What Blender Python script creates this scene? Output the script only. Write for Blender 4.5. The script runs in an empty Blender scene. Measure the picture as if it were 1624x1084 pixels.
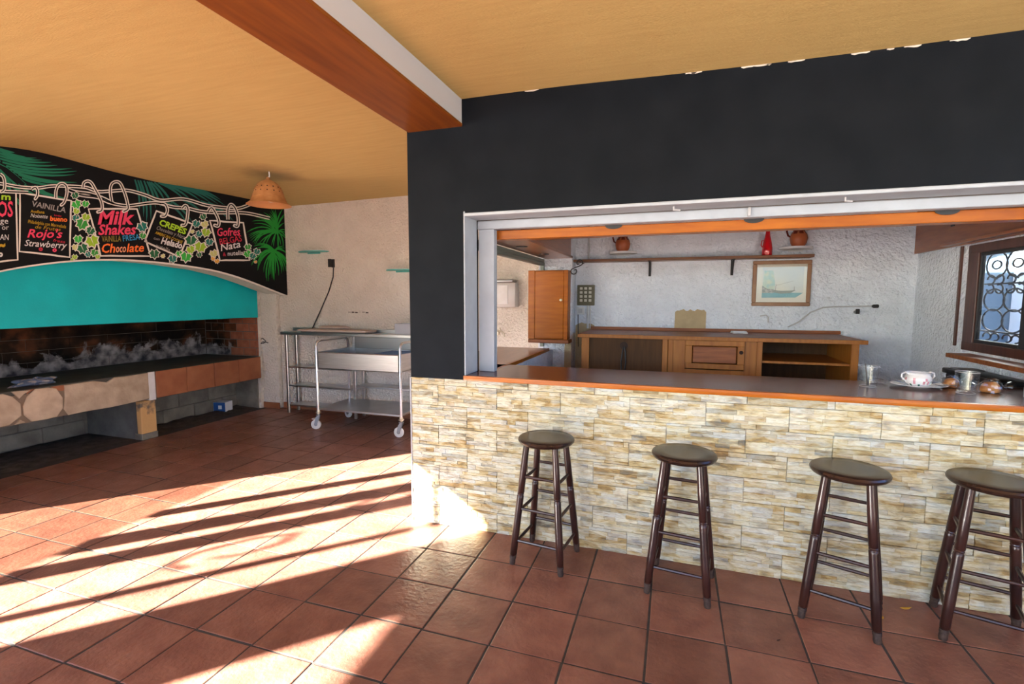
import bpy, bmesh, math, random
from mathutils import Vector, Matrix
import numpy as np
random.seed(7)
sc = bpy.context.scene
COL = sc.collection
R = math.radians

# ------------------------------------------------------------------ camera, sky, sun, exposure
CAMH = 1.567
YAW, PITCH, ROLL, FPX = .3196, .0891, -.0012, 776.1
cam_d = bpy.data.cameras.new('camera'); cam = bpy.data.objects.new('camera', cam_d); COL.objects.link(cam)
cam_d.sensor_width = 36; cam_d.lens = FPX / 1624 * 36; cam_d.clip_start = .05; cam_d.clip_end = 500
_f = Vector((-math.sin(YAW)*math.cos(PITCH), math.cos(YAW)*math.cos(PITCH), -math.sin(PITCH)))
_r = Vector((math.cos(YAW), math.sin(YAW), 0)); _d = _f.cross(_r)
_r2 = _r*math.cos(ROLL) + _d*math.sin(ROLL); _d2 = _d*math.cos(ROLL) - _r*math.sin(ROLL)
cam.matrix_world = Matrix(((_r2.x, -_d2.x, -_f.x, 0), (_r2.y, -_d2.y, -_f.y, 0), (_r2.z, -_d2.z, -_f.z, CAMH), (0, 0, 0, 1)))
sc.camera = cam

world = bpy.data.worlds.new('world'); sc.world = world; world.use_nodes = True
wn = world.node_tree.nodes; wl = world.node_tree.links
sky = wn.new('ShaderNodeTexSky'); sky.sky_type = 'NISHITA'; sky.sun_disc = False
sky.sun_elevation = R(23.3); sky.sun_rotation = R(224); sky.altitude = 50; sky.dust_density = 1.5
skm = wn.new('ShaderNodeMix'); skm.data_type = 'RGBA'; skm.blend_type = 'MULTIPLY'; skm.inputs[0].default_value = 1; skm.inputs[7].default_value = (.72, .93, 1.35, 1); wl.new(sky.outputs[0], skm.inputs[6])
bg = wn['Background']; wl.new(skm.outputs[2], bg.inputs[0]); bg.inputs[1].default_value = .53

sun_d = bpy.data.lights.new('sun', 'SUN'); sun_d.energy = 78.0; sun_d.angle = R(.6); sun_d.color = (1, .96, .88)
sun = bpy.data.objects.new('sun', sun_d); COL.objects.link(sun)
_el = R(23.3)
sun.rotation_euler = Vector((.695*math.cos(_el), .719*math.cos(_el), -math.sin(_el))).to_track_quat('-Z', 'Y').to_euler()
sun.location = (-8, -8, 8)
sc.view_settings.view_transform = 'Standard'; sc.view_settings.look = 'None'
sc.view_settings.exposure = .60; sc.view_settings.gamma = 1
sc.view_settings.use_curve_mapping = False

# ------------------------------------------------------------------ helpers
def camray(px, py):
    return _r2*((px-812)/FPX) + _d2*((py-542)/FPX) + _f
def on_x(px, py, X):            # where the sight line of a photo point meets the plane x = X
    d = camray(px, py); t = X/d.x; return Vector((X, d.y*t, CAMH + d.z*t))
def in_view(p, m=30):
    v = Vector(p) - Vector((0, 0, CAMH)); z = v.dot(_f)
    if z < .2: return False
    x = 812 + FPX*v.dot(_r2)/z; y = 542 + FPX*v.dot(_d2)/z
    return -m < x < 1624+m and -m < y < 1084+m

def mat(name, col, rough=.6, spec=.5, metal=0, col2=None, nscale=6, stretch=(1, 1, 1), bump=0, bscale=40, coat=0, rvar=0, attr=None, randv=0, detail=4, lo=.35, hi=.65, bdist=.01):
    m = bpy.data.materials.new(name); m.use_nodes = True
    n = m.node_tree.nodes; l = m.node_tree.links; p = n['Principled BSDF']
    p.inputs['Roughness'].default_value = rough; p.inputs['Metallic'].default_value = metal
    p.inputs['Specular IOR Level'].default_value = spec; p.inputs['Coat Weight'].default_value = coat
    p.inputs['Coat Roughness'].default_value = .12
    geo = n.new('ShaderNodeNewGeometry'); mp_ = n.new('ShaderNodeMapping'); l.new(geo.outputs['Position'], mp_.inputs[0])
    mp_.inputs['Scale'].default_value = stretch
    out = None
    if attr:
        a = n.new('ShaderNodeAttribute'); a.attribute_name = attr; out = a.outputs['Color']
    if col2 is not None:
        t = n.new('ShaderNodeTexNoise'); t.inputs['Scale'].default_value = nscale; t.inputs['Detail'].default_value = detail
        l.new(mp_.outputs[0], t.inputs['Vector'])
        r = n.new('ShaderNodeMapRange'); r.inputs[1].default_value = lo; r.inputs[2].default_value = hi; l.new(t.outputs['Fac'], r.inputs[0])
        mx = n.new('ShaderNodeMix'); mx.data_type = 'RGBA'; l.new(r.outputs[0], mx.inputs[0])
        mx.inputs[6].default_value = (*col, 1); mx.inputs[7].default_value = (*col2, 1)
        if out is not None:
            m2 = n.new('ShaderNodeMix'); m2.data_type = 'RGBA'; m2.blend_type = 'MULTIPLY'; m2.inputs[0].default_value = 1
            l.new(out, m2.inputs[6]); l.new(mx.outputs[2], m2.inputs[7]); out = m2.outputs[2]
        else: out = mx.outputs[2]
        if rvar:
            r2 = n.new('ShaderNodeMapRange'); l.new(t.outputs['Fac'], r2.inputs[0]); r2.inputs[3].default_value = rough-rvar; r2.inputs[4].default_value = rough+rvar
            l.new(r2.outputs[0], p.inputs['Roughness'])
    if randv:
        oi = n.new('ShaderNodeObjectInfo'); hs = n.new('ShaderNodeHueSaturation')
        r3 = n.new('ShaderNodeMapRange'); l.new(oi.outputs['Random'], r3.inputs[0]); r3.inputs[3].default_value = 1-randv; r3.inputs[4].default_value = 1+randv
        l.new(r3.outputs[0], hs.inputs['Value'])
        if out is not None: l.new(out, hs.inputs['Color'])
        else: hs.inputs['Color'].default_value = (*col, 1)
        out = hs.outputs[0]
    if out is not None: l.new(out, p.inputs['Base Color'])
    else: p.inputs['Base Color'].default_value = (*col, 1)
    if bump:
        t2 = n.new('ShaderNodeTexNoise'); t2.inputs['Scale'].default_value = bscale; t2.inputs['Detail'].default_value = 3
        l.new(mp_.outputs[0], t2.inputs['Vector'])
        b = n.new('ShaderNodeBump'); b.inputs['Strength'].default_value = bump; b.inputs['Distance'].default_value = bdist
        l.new(t2.outputs['Fac'], b.inputs['Height']); l.new(b.outputs[0], p.inputs['Normal'])
    return m

def thin_glass(name, tint=(1, 1, 1), rough=.02, f=1.45, extra=0.0, graze=.9):
    m = bpy.data.materials.new(name); m.use_nodes = True
    n = m.node_tree.nodes; l = m.node_tree.links
    n.remove(n['Principled BSDF'])
    tr = n.new('ShaderNodeBsdfTransparent'); tr.inputs[0].default_value = (*tint, 1)
    gl = n.new('ShaderNodeBsdfGlossy'); gl.inputs['Roughness'].default_value = rough
    fr = n.new('ShaderNodeLayerWeight'); fr.inputs[0].default_value = .5
    pw = n.new('ShaderNodeMath'); pw.operation = 'POWER'; pw.inputs[1].default_value = 5; l.new(fr.outputs['Facing'], pw.inputs[0])
    ad = n.new('ShaderNodeMath'); ad.operation = 'MULTIPLY_ADD'; ad.inputs[1].default_value = graze; ad.inputs[2].default_value = .04+extra; l.new(pw.outputs[0], ad.inputs[0])
    mx = n.new('ShaderNodeMixShader'); l.new(ad.outputs[0], mx.inputs[0]); l.new(tr.outputs[0], mx.inputs[1]); l.new(gl.outputs[0], mx.inputs[2])
    l.new(mx.outputs[0], n['Material Output'].inputs[0])
    return m

class G:
    def __init__(s): s.bm = bmesh.new(); s.col = None
    def poly(s, pts, mi=0):
        f = s.bm.faces.new([s.bm.verts.new(p) for p in pts]); f.material_index = mi; return f
    def box(s, x0, x1, y0, y1, z0, z1, bev=0, seg=1, mi=0, M=None):
        v = [s.bm.verts.new((x, y, z)) for x in (x0, x1) for y in (y0, y1) for z in (z0, z1)]
        fs = [s.bm.faces.new([v[i] for i in q]) for q in ((0, 1, 3, 2), (4, 6, 7, 5), (0, 4, 5, 1), (2, 3, 7, 6), (0, 2, 6, 4), (1, 5, 7, 3))]
        for f in fs: f.material_index = mi
        if M is not None:
            for q in v: q.co = M @ q.co
        if bev:
            es = list({e for f in fs for e in f.edges})
            bmesh.ops.bevel(s.bm, geom=es, offset=bev, segments=seg, affect='EDGES', profile=.5, clamp_overlap=True)
        return s
    def prism(s, pts, vec, mi=0, side=None):        # polygon pts extruded by vec
        n = len(pts); vec = Vector(vec)
        a = [s.bm.verts.new(p) for p in pts]; b = [s.bm.verts.new(Vector(p)+vec) for p in pts]
        f1 = s.bm.faces.new(a); f2 = s.bm.faces.new(b[::-1]); f1.material_index = f2.material_index = mi
        for i in range(n):
            f = s.bm.faces.new((a[i], b[i], b[(i+1) % n], a[(i+1) % n])); f.material_index = mi if side is None else side
        return s
    def tube(s, pts, r, n=8, mi=0, cap=True, closed=False):
        pts = [Vector(p) for p in pts]; k = len(pts)
        rs = r if isinstance(r, (list, tuple)) else [r]*k
        t0 = (pts[1]-pts[0]).normalized()
        u = t0.orthogonal().normalized(); rings = []
        for i, p in enumerate(pts):
            if closed: t = (pts[(i+1) % k]-pts[i-1]).normalized()
            else: t = (pts[min(i+1, k-1)]-pts[max(i-1, 0)]).normalized()
            u = (u - t*u.dot(t)).normalized(); w = t.cross(u)
            rings.append([s.bm.verts.new(p + (u*math.cos(2*math.pi*j/n) + w*math.sin(2*math.pi*j/n))*rs[i]) for j in range(n)])
        m = k if closed else k-1
        for i in range(m):
            A, B = rings[i], rings[(i+1) % k]
            for j in range(n):
                s.bm.faces.new((A[j], A[(j+1) % n], B[(j+1) % n], B[j])).material_index = mi
        if cap and not closed:
            s.bm.faces.new(rings[0][::-1]).material_index = mi; s.bm.faces.new(rings[-1]).material_index = mi
        return s
    def lathe(s, prof, c=(0, 0, 0), n=24, mi=0, M=None, pick=None):
        c = Vector(c); rings = []
        for r, z in prof:
            if r < 1e-6: ring = [s.bm.verts.new((0, 0, z))]
            else: ring = [s.bm.verts.new((r*math.cos(2*math.pi*j/n), r*math.sin(2*math.pi*j/n), z)) for j in range(n)]
            rings.append(ring)
        for i in range(len(rings)-1):
            A, B = rings[i], rings[i+1]
            for j in range(n):
                k = (j+1) % n
                if len(A) == 1 and len(B) == 1: continue
                if len(A) == 1: f = s.bm.faces.new((A[0], B[k], B[j]))
                elif len(B) == 1: f = s.bm.faces.new((A[j], A[k], B[0]))
                else: f = s.bm.faces.new((A[j], A[k], B[k], B[j]))
                f.material_index = pick(i, j) if pick else mi
        for ring in rings:
            for v in ring: v.co = (M @ v.co if M is not None else v.co) + c
        return s
    def build(s, name, mats, parent=None, smooth=35, wloc=True, **props):
        me = bpy.data.meshes.new(name)
        if parent is not None and wloc:
            loc = parent.location if parent.parent is None else parent.location + parent.parent.location
            bmesh.ops.translate(s.bm, verts=s.bm.verts, vec=-loc)
        bmesh.ops.recalc_face_normals(s.bm, faces=s.bm.faces)
        s.bm.to_mesh(me); s.bm.free()
        for m in (mats if isinstance(mats, (list, tuple)) else [mats]): me.materials.append(m)
        if smooth:
            for p in me.polygons: p.use_smooth = True
            me.set_sharp_from_angle(angle=R(smooth))
        o = bpy.data.objects.new(name, me); COL.objects.link(o)
        if parent is not None: o.parent = parent
        for k, v in props.items(): o[k] = v
        return o

def tag(o, label, cat, group=None):
    o['label'] = label; o['category'] = cat
    if group: o['group'] = group
    return o
def thing(name, label, cat, loc=(0, 0, 0), rz=0, group=None):
    o = bpy.data.objects.new(name, None); COL.objects.link(o); o.empty_display_size = .1
    o.location = loc; o.rotation_euler = (0, 0, rz)
    return tag(o, label, cat, group)
def struct(g, name, m, **k):
    o = g.build(name, m, **k); o['kind'] = 'structure'; return o
def inst(src, name, parent, loc=None, rot=None):
    o = bpy.data.objects.new(name, src.data); COL.objects.link(o); o.parent = parent
    if loc is not None: o.location = loc
    if rot is not None: o.rotation_euler = rot
    return o

# ------------------------------------------------------------------ materials
M = {}
M['tile'] = mat('terracotta_floor', (.25, .110, .074), .36, .5, col2=(.175, .070, .048), nscale=7, randv=.18, bump=.35, bscale=38, rvar=.10)
M['grout'] = mat('floor_grout', (.055, .052, .047), .85, col2=(.035, .032, .030), nscale=14)
M['ceiling'] = mat('ochre_cloth', (.54, .405, .160), .8, .2, col2=(.49, .36, .138), nscale=5, stretch=(.6, 7, 1), bump=.35, bscale=90, lo=.3, hi=.7)
M['black'] = mat('black_plaster', (.0045, .0070, .0105), .6, .10, col2=(.007, .0098, .014), nscale=5, bump=.15, bscale=18)
M['mural'] = mat('blackboard_paint', (.007, .008, .009), .65, .1, bump=.08, bscale=30)
M['stucco'] = mat('cream_stucco', (.76, .71, .63), .85, .2, col2=(.70, .65, .57), nscale=4, bump=1, bscale=38, bdist=.04)
M['white_stucco'] = mat('white_stucco', (.75, .80, .88), .85, .2, col2=(.68, .73, .81), nscale=5, bump=1, bscale=32, bdist=.032)
M['white'] = mat('white_paint', (.68, .69, .70), .5, .3, col2=(.61, .61, .61), nscale=9, bump=.12, bscale=25)
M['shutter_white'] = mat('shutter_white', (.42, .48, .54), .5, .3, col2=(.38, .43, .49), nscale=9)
M['beam_white'] = mat('grey_white_paint', (.46, .47, .49), .6, .3)
M['teal'] = mat('teal_paint', (.001, .50, .53), .5, .3, col2=(.002, .43, .46), nscale=3, bump=.12, bscale=60)
M['teal_shelf'] = mat('teal_ceramic', (.06, .36, .31), .4)
M['beam'] = mat('red_brown_timber', (.22, .068, .009), .42, .35, col2=(.14, .036, .005), nscale=3, stretch=(9, .8, 9), lo=.3, hi=.7)
M['wood'] = mat('orange_varnish', (.42, .125, .005), .32, .3, col2=(.31, .078, .003), nscale=3.5, stretch=(1.2, 9, 9), lo=.3, hi=.7)
M['wood_y'] = mat('varnished_side_board', (.30, .095, .020), .3, .5, col2=(.20, .055, .012), nscale=3.5, stretch=(9, 1.2, 9), lo=.3, hi=.7, coat=.3)
M['top'] = mat('counter_top_reflect_tone', (.13, .036, .020), .20, .35, col2=(.08, .022, .013), nscale=3, stretch=(1, 9, 9))  # same wood as the edge; brown look of reflections put into the colour
M['pine'] = mat('honey_pine', (.36, .135, .022), .45, .35, col2=(.26, .088, .013), nscale=4, stretch=(9, 9, 1), lo=.3, hi=.7)
M['pine_red'] = mat('reddish_pine', (.29, .095, .030), .45, .35, col2=(.19, .056, .018), nscale=4, stretch=(1, 9, 9), lo=.35, hi=.65)
M['pine_dark'] = mat('dark_panel_wood', (.085, .038, .013), .6, .2, col2=(.065, .029, .011), nscale=4, stretch=(9, 9, 1))
M['dark_wood'] = mat('dark_window_wood', (.085, .026, .016), .35, .5, col2=(.05, .015, .010), nscale=4, stretch=(9, 9, 1))
M['stool'] = mat('dark_stool_wood', (.034, .011, .008), .30, .4, col2=(.017, .006, .005), nscale=6, coat=.1)
M['stool_seat'] = mat('dark_seat_wood', (.030, .013, .008), .26, .4, col2=(.017, .008, .006), nscale=5, stretch=(1, 8, 1), coat=.1)
M['stool_foot'] = mat('worn_foot_wood', (.045, .026, .018), .7, col2=(.018, .008, .006), nscale=60)
def stone_mat():
    m = bpy.data.materials.new('ledger_stone'); m.use_nodes = True
    n = m.node_tree.nodes; l = m.node_tree.links; p = n['Principled BSDF']; p.inputs['Roughness'].default_value = .75; p.inputs['Specular IOR Level'].default_value = .3
    geo = n.new('ShaderNodeNewGeometry'); mp_ = n.new('ShaderNodeMapping'); mp_.inputs['Scale'].default_value = (1, 1, 3.4); l.new(geo.outputs[0], mp_.inputs[0])
    def ramp(scale, detail, stops):
        t = n.new('ShaderNodeTexNoise'); t.inputs['Scale'].default_value = scale; t.inputs['Detail'].default_value = detail; t.inputs['Distortion'].default_value = .6; l.new(mp_.outputs[0], t.inputs[0])
        r = n.new('ShaderNodeValToRGB'); l.new(t.outputs['Fac'], r.inputs[0])
        while len(r.color_ramp.elements) < len(stops): r.color_ramp.elements.new(.5)
        for e, (ps, c) in zip(r.color_ramp.elements, stops): e.position = ps; e.color = (*c, 1)
        return r.outputs[0], t.outputs['Fac']
    c1, f1 = ramp(9, 5, [(.28, (.15, .145, .135)), (.35, (.28, .21, .12)), (.42, (.50, .35, .16)), (.48, (.67, .57, .37)), (.56, (.75, .71, .59)), (.66, (.74, .75, .72)), (.76, (.42, .46, .52))])
    a = n.new('ShaderNodeAttribute'); a.attribute_name = 'Col'
    mx = n.new('ShaderNodeMix'); mx.data_type = 'RGBA'; mx.inputs[0].default_value = .50; l.new(a.outputs['Color'], mx.inputs[6]); l.new(c1, mx.inputs[7])
    c2, f2 = ramp(26, 4, [(.30, (.70, .66, .60)), (.60, (1, 1, 1))])
    m2 = n.new('ShaderNodeMix'); m2.data_type = 'RGBA'; m2.blend_type = 'MULTIPLY'; m2.inputs[0].default_value = .8; l.new(mx.outputs[2], m2.inputs[6]); l.new(c2, m2.inputs[7])
    l.new(m2.outputs[2], p.inputs['Base Color'])
    m3 = n.new('ShaderNodeMix'); m3.data_type = 'RGBA'; m3.blend_type = 'MULTIPLY'; m3.inputs[0].default_value = 1; m3.inputs[7].default_value = (.84, .89, .83, 1); l.new(m2.outputs[2], m3.inputs[6]); l.new(m3.outputs[2], p.inputs['Base Color'])
    b = n.new('ShaderNodeBump'); b.inputs['Strength'].default_value = .7; b.inputs['Distance'].default_value = .012; l.new(f2, b.inputs['Height']); l.new(b.outputs[0], p.inputs['Normal'])
    return m
M['stone'] = stone_mat()
M['steel'] = mat('brushed_steel', (.62, .62, .62), .32, metal=1, col2=(.52, .52, .52), nscale=5, stretch=(1, 1, 30))
M['steel_dark'] = mat('dull_steel', (.30, .30, .30), .42, metal=1)
M['wheel'] = mat('pale_rubber', (.62, .62, .60), .5)
M['zinc'] = mat('zinc_plate', (.55, .50, .38), .4, metal=.8)
M['terracotta'] = mat('terracotta_ware', (.42, .135, .042), .6, .4, col2=(.34, .10, .03), nscale=12)
M['lamp'] = mat('lamp_terracotta', (.46, .225, .085), .65, .3, col2=(.37, .16, .055), nscale=14)
M['lamp_in'] = mat('lamp_glaze', (.50, .235, .085), .5)
M['hole'] = mat('dark_hole', (.03, .015, .01), .9)
M['tilefront'] = mat('terracotta_cladding', (.33, .125, .055), .6, .3, col2=(.25, .085, .038), nscale=5, randv=.08)
M['clad'] = mat('beige_cladding', (.54, .43, .31), .85, .2, col2=(.40, .31, .22), nscale=8, bump=.5, bscale=30, randv=.08)
M['joint'] = mat('dark_joint', (.12, .10, .085), .9)
M['concrete'] = mat('grey_concrete', (.17, .17, .16), .85, .2, col2=(.11, .11, .105), nscale=5, bump=.4, bscale=30)
M['slab'] = mat('slate_slab', (.075, .072, .062), .75, .3, col2=(.05, .048, .042), nscale=5, bump=.3, bscale=25)
M['block'] = mat('concrete_block', (.22, .205, .17), .9, .2, col2=(.13, .12, .10), nscale=5, bump=.5, bscale=40, randv=.10)
M['yellow'] = mat('peeling_yellow_plaster', (.60, .36, .15), .8, .2, col2=(.16, .13, .10), nscale=7, lo=.52, hi=.62, bump=.4, bscale=30)
M['redbrick'] = mat('red_firebrick', (.33, .12, .065), .8, .2, col2=(.24, .08, .045), nscale=9, randv=.15, bump=.4, bscale=40)
M['ash'] = mat('ash_dust', (.055, .05, .045), .95, .1, col2=(.11, .10, .09), nscale=11, bump=.5, bscale=50)
M['cloth'] = mat('blue_grey_cloth', (.14, .17, .26), .9, .1, col2=(.42, .36, .34), nscale=16, lo=.48, hi=.56)
M['box_blue'] = mat('blue_carton', (.01, .075, .28), .45, col2=(.008, .06, .24), nscale=8)
M['box_white'] = mat('white_carton', (.72, .74, .78), .5)
M['blackplastic'] = mat('black_plastic', (.012, .012, .013), .4)
M['iron'] = mat('black_iron', (.016, .016, .018), .5, .4)
M['board'] = mat('beige_board', (.52, .42, .36), .6, col2=(.46, .36, .31), nscale=5)
M['greyp'] = mat('grey_plastic', (.40, .41, .44), .4)
M['disp'] = mat('silver_plastic', (.52, .51, .50), .3, .5, col2=(.46, .45, .44), nscale=4)
M['red'] = mat('red_glass', (.52, .006, .012), .08, .6, coat=.6)
M['jug'] = mat('jug_clay', (.36, .085, .02), .45, .5, col2=(.28, .06, .014), nscale=12)
M['jug_g'] = mat('jug_glaze', (.13, .016, .008), .15, .6, coat=.4)
M['frame'] = mat('frame_brown', (.30, .155, .075), .45, col2=(.24, .12, .06), nscale=12)
M['mount'] = mat('cream_mount', (.68, .64, .55), .7)
M['olive'] = mat('olive_panel', (.115, .105, .060), .55)
M['button'] = mat('pale_button', (.60, .58, .48), .4)
M['patch'] = mat('bare_plaster', (.46, .36, .22), .9, .1, col2=(.40, .31, .19), nscale=12, bump=.6, bscale=40)
M['porcelain'] = mat('porcelain', (.80, .80, .80), .12, .6, coat=.5)
M['pink'] = mat('pink_decor', (.66, .30, .36), .2, coat=.5)
M['bluedec'] = mat('blue_decor', (.08, .12, .42), .2, coat=.5)
M['greendec'] = mat('green_decor', (.06, .18, .14), .2, coat=.5)
M['bun'] = mat('baked_bun', (.55, .25, .08), .5, col2=(.35, .12, .03), nscale=20)
M['film'] = thin_glass('clear_film', (.97, .97, .98), .1, 1.45, .06)
M['pane'] = thin_glass('window_glass', (.93, .96, .96), .01, 1.5)
M['picglass'] = thin_glass('picture_glass', (.97, .98, .98), .02, 1.5)
M['glass'] = thin_glass('tumbler_glass', (.975, .98, .98), .01, 1.5, -.008, .5)
M['glass_rim_glint'] = mat('glass_rim_glint', (.62, .64, .65), .08, .6, coat=.5)  # opaque pale grey standing in for bright glints on the glass edges
M['gallery'] = mat('pale_masonry', (.62, .58, .52), .85, col2=(.55, .51, .46), nscale=3)
M['paving'] = mat('pale_paving', (.42, .39, .35), .85, col2=(.34, .31, .28), nscale=2)
M['outwall'] = mat('outdoor_white_wall', (.80, .80, .80), .85)
M['door_blue'] = mat('blue_grey_door', (.10, .16, .22), .6)
M['leafgreen'] = mat('shrub_green', (.06, .16, .03), .7)
M['drywood'] = mat('yellow_leaf', (.62, .36, .03), .7)

# firebrick back with soot and ash: stains fixed in the brickwork
def sooty():
    m = bpy.data.materials.new('sooty_firebrick'); m.use_nodes = True
    n = m.node_tree.nodes; l = m.node_tree.links; p = n['Principled BSDF']; p.inputs['Roughness'].default_value = .9; p.inputs['Specular IOR Level'].default_value = .1
    geo = n.new('ShaderNodeNewGeometry')
    t = n.new('ShaderNodeTexNoise'); t.inputs['Scale'].default_value = 3.2; t.inputs['Detail'].default_value = 6; l.new(geo.outputs[0], t.inputs['Vector'])
    r = n.new('ShaderNodeValToRGB'); l.new(t.outputs['Fac'], r.inputs[0])
    r.color_ramp.elements[0].position = .40; r.color_ramp.elements[0].color = (.008, .006, .005, 1)
    r.color_ramp.elements[1].position = .72; r.color_ramp.elements[1].color = (.16, .052, .022, 1)
    e = r.color_ramp.elements.new(.55); e.color = (.030, .016, .009, 1)
    # pale ash burnt onto the lower courses in humps
    sx = n.new('ShaderNodeSeparateXYZ'); l.new(geo.outputs[0], sx.inputs[0])
    t2 = n.new('ShaderNodeTexNoise'); t2.inputs['Scale'].default_value = 2.6; t2.inputs['Detail'].default_value = 7; t2.inputs['Roughness'].default_value = .62; t2.inputs['Distortion'].default_value = .5; l.new(geo.outputs[0], t2.inputs['Vector'])
    h = n.new('ShaderNodeMapRange'); h.inputs[1].default_value = .36; h.inputs[2].default_value = .66; h.inputs[3].default_value = .76; h.inputs[4].default_value = 1.12; l.new(t2.outputs['Fac'], h.inputs[0])
    s = n.new('ShaderNodeMath'); s.operation = 'SUBTRACT'; l.new(h.outputs[0], s.inputs[0]); l.new(sx.outputs['Z'], s.inputs[1])
    q = n.new('ShaderNodeMapRange'); q.inputs[1].default_value = -.01; q.inputs[2].default_value = .05; l.new(s.outputs[0], q.inputs[0])
    a = n.new('ShaderNodeTexNoise'); a.inputs['Scale'].default_value = 9; a.inputs['Detail'].default_value = 5; l.new(geo.outputs[0], a.inputs['Vector'])
    ar = n.new('ShaderNodeValToRGB'); l.new(a.outputs['Fac'], ar.inputs[0])
    ar.color_ramp.elements[0].position = .35; ar.color_ramp.elements[0].color = (.05, .045, .05, 1); ar.color_ramp.elements[1].position = .65; ar.color_ramp.elements[1].color = (.34, .30, .29, 1)
    mx = n.new('ShaderNodeMix'); mx.data_type = 'RGBA'; l.new(q.outputs[0], mx.inputs[0]); l.new(r.outputs[0], mx.inputs[6]); l.new(ar.outputs[0], mx.inputs[7])
    l.new(mx.outputs[2], p.inputs['Base Color'])
    b = n.new('ShaderNodeBump'); b.inputs['Strength'].default_value = .5; b.inputs['Distance'].default_value = .02; l.new(a.outputs['Fac'], b.inputs['Height']); l.new(b.outputs[0], p.inputs['Normal'])
    return m
M['soot'] = sooty()
def stain(m, c, r):
    n = m.node_tree.nodes; l = m.node_tree.links; p = n['Principled BSDF']; src = p.inputs['Base Color'].links[0].from_socket
    geo = n.new('ShaderNodeNewGeometry'); d = n.new('ShaderNodeVectorMath'); d.operation = 'DISTANCE'; l.new(geo.outputs[0], d.inputs[0]); d.inputs[1].default_value = c
    t = n.new('ShaderNodeTexNoise'); t.inputs['Scale'].default_value = 5; l.new(geo.outputs[0], t.inputs[0])
    a = n.new('ShaderNodeMath'); a.operation = 'MULTIPLY_ADD'; a.inputs[1].default_value = .25; l.new(t.outputs['Fac'], a.inputs[0]); l.new(d.outputs['Value'], a.inputs[2])
    q = n.new('ShaderNodeMapRange'); q.inputs[1].default_value = .12; q.inputs[2].default_value = r; q.inputs[3].default_value = .75; q.inputs[4].default_value = 0; l.new(a.outputs[0], q.inputs[0])
    mx = n.new('ShaderNodeMix'); mx.data_type = 'RGBA'; l.new(q.outputs[0], mx.inputs[0]); l.new(src, mx.inputs[6]); mx.inputs[7].default_value = (.16, .11, .06, 1); l.new(mx.outputs[2], p.inputs['Base Color'])
stain(M['ceiling'], (-3.78, 3.95, 2.83), .48)
_flat = {}
def flat(name, col):
    if name not in _flat: _flat[name] = mat(name, col, .65, .3)
    return _flat[name]

# ------------------------------------------------------------------ floor: terracotta tiles in grout
T = .34
fg = G(); fg.box(-7.0, 3.62, -5.2, 5.75, -.12, -.0028)
floor = struct(fg, 'floor', M['grout'])
def tile_geo(g, s=.1648, M_=None, mi=0):
    c = .003
    lo = [(-s, -s, -.012), (s, -s, -.012), (s, s, -.012), (-s, s, -.012)]
    mid = [(-s, -s, -.0012), (s, -s, -.0012), (s, s, -.0012), (-s, s, -.0012)]
    top = [(-s+c, -s+c, 0), (s-c, -s+c, 0), (s-c, s-c, 0), (-s+c, s-c, 0)]
    R3 = [[g.bm.verts.new(M_ @ Vector(p) if M_ is not None else p) for p in r] for r in (lo, mid, top)]
    for a, b in ((0, 1), (1, 2)):
        for i in range(4): g.bm.faces.new((R3[a][i], R3[a][(i+1) % 4], R3[b][(i+1) % 4], R3[b][i]))
    g.bm.faces.new(R3[2]); g.bm.faces.new(R3[0][::-1])
tg = G(); tile_geo(tg); tile0 = None
slots = []
for j in range(-18, 4):
    for r in range(-20, 13):
        cx = (j+.5-3.2217)*T; cy = (r+.5+4.7404)*T
        if -6.5 < cx < 2.1 and -5 < cy < 5.6:
            if cx < -5.62 and cy > 1.1: continue
            slots.append((cx, cy))
for jj in range(4, 14):
    for r in range(-20, 13):
        cx = (jj+.5-3.2217)*T; cy = (r+.5+4.7404)*T
        if cx < 3.5 and cy < (5.6 if cx < 2 else 3.0): slots.append((cx, cy))
def vis(c):
    if c[1] > 3.05 and c[0] > -1.75: return False
    return any(in_view((c[0]+a*T/2, c[1]+b*T/2, 0)) for a in (-1, 0, 1) for b in (-1, 0, 1))
near = sorted([c for c in slots if vis(c)], key=lambda c: c[0]**2+c[1]**2)[:298]
nearset = set(near); rest = G(); n_rest = 0
for c in near:
    rot = (random.uniform(-.0022, .0022), random.uniform(-.0022, .0022), random.uniform(-.006, .006))
    loc = (c[0]+random.uniform(-.002, .002), c[1]+random.uniform(-.002, .002), random.uniform(-.0008, .0008))
    if tile0 is None:
        tile0 = tg.build('floor_tile', M['tile'], floor, wloc=False, smooth=0); tile0.location = loc; tile0.rotation_euler = rot
    else: inst(tile0, 'floor_tile', floor, loc, rot)
for c in slots:
    if c not in nearset: tile_geo(rest, M_=Matrix.Translation((c[0], c[1], 0)))
rest.build('floor_tiling', M['tile'], floor, smooth=0, kind='stuff')

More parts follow.
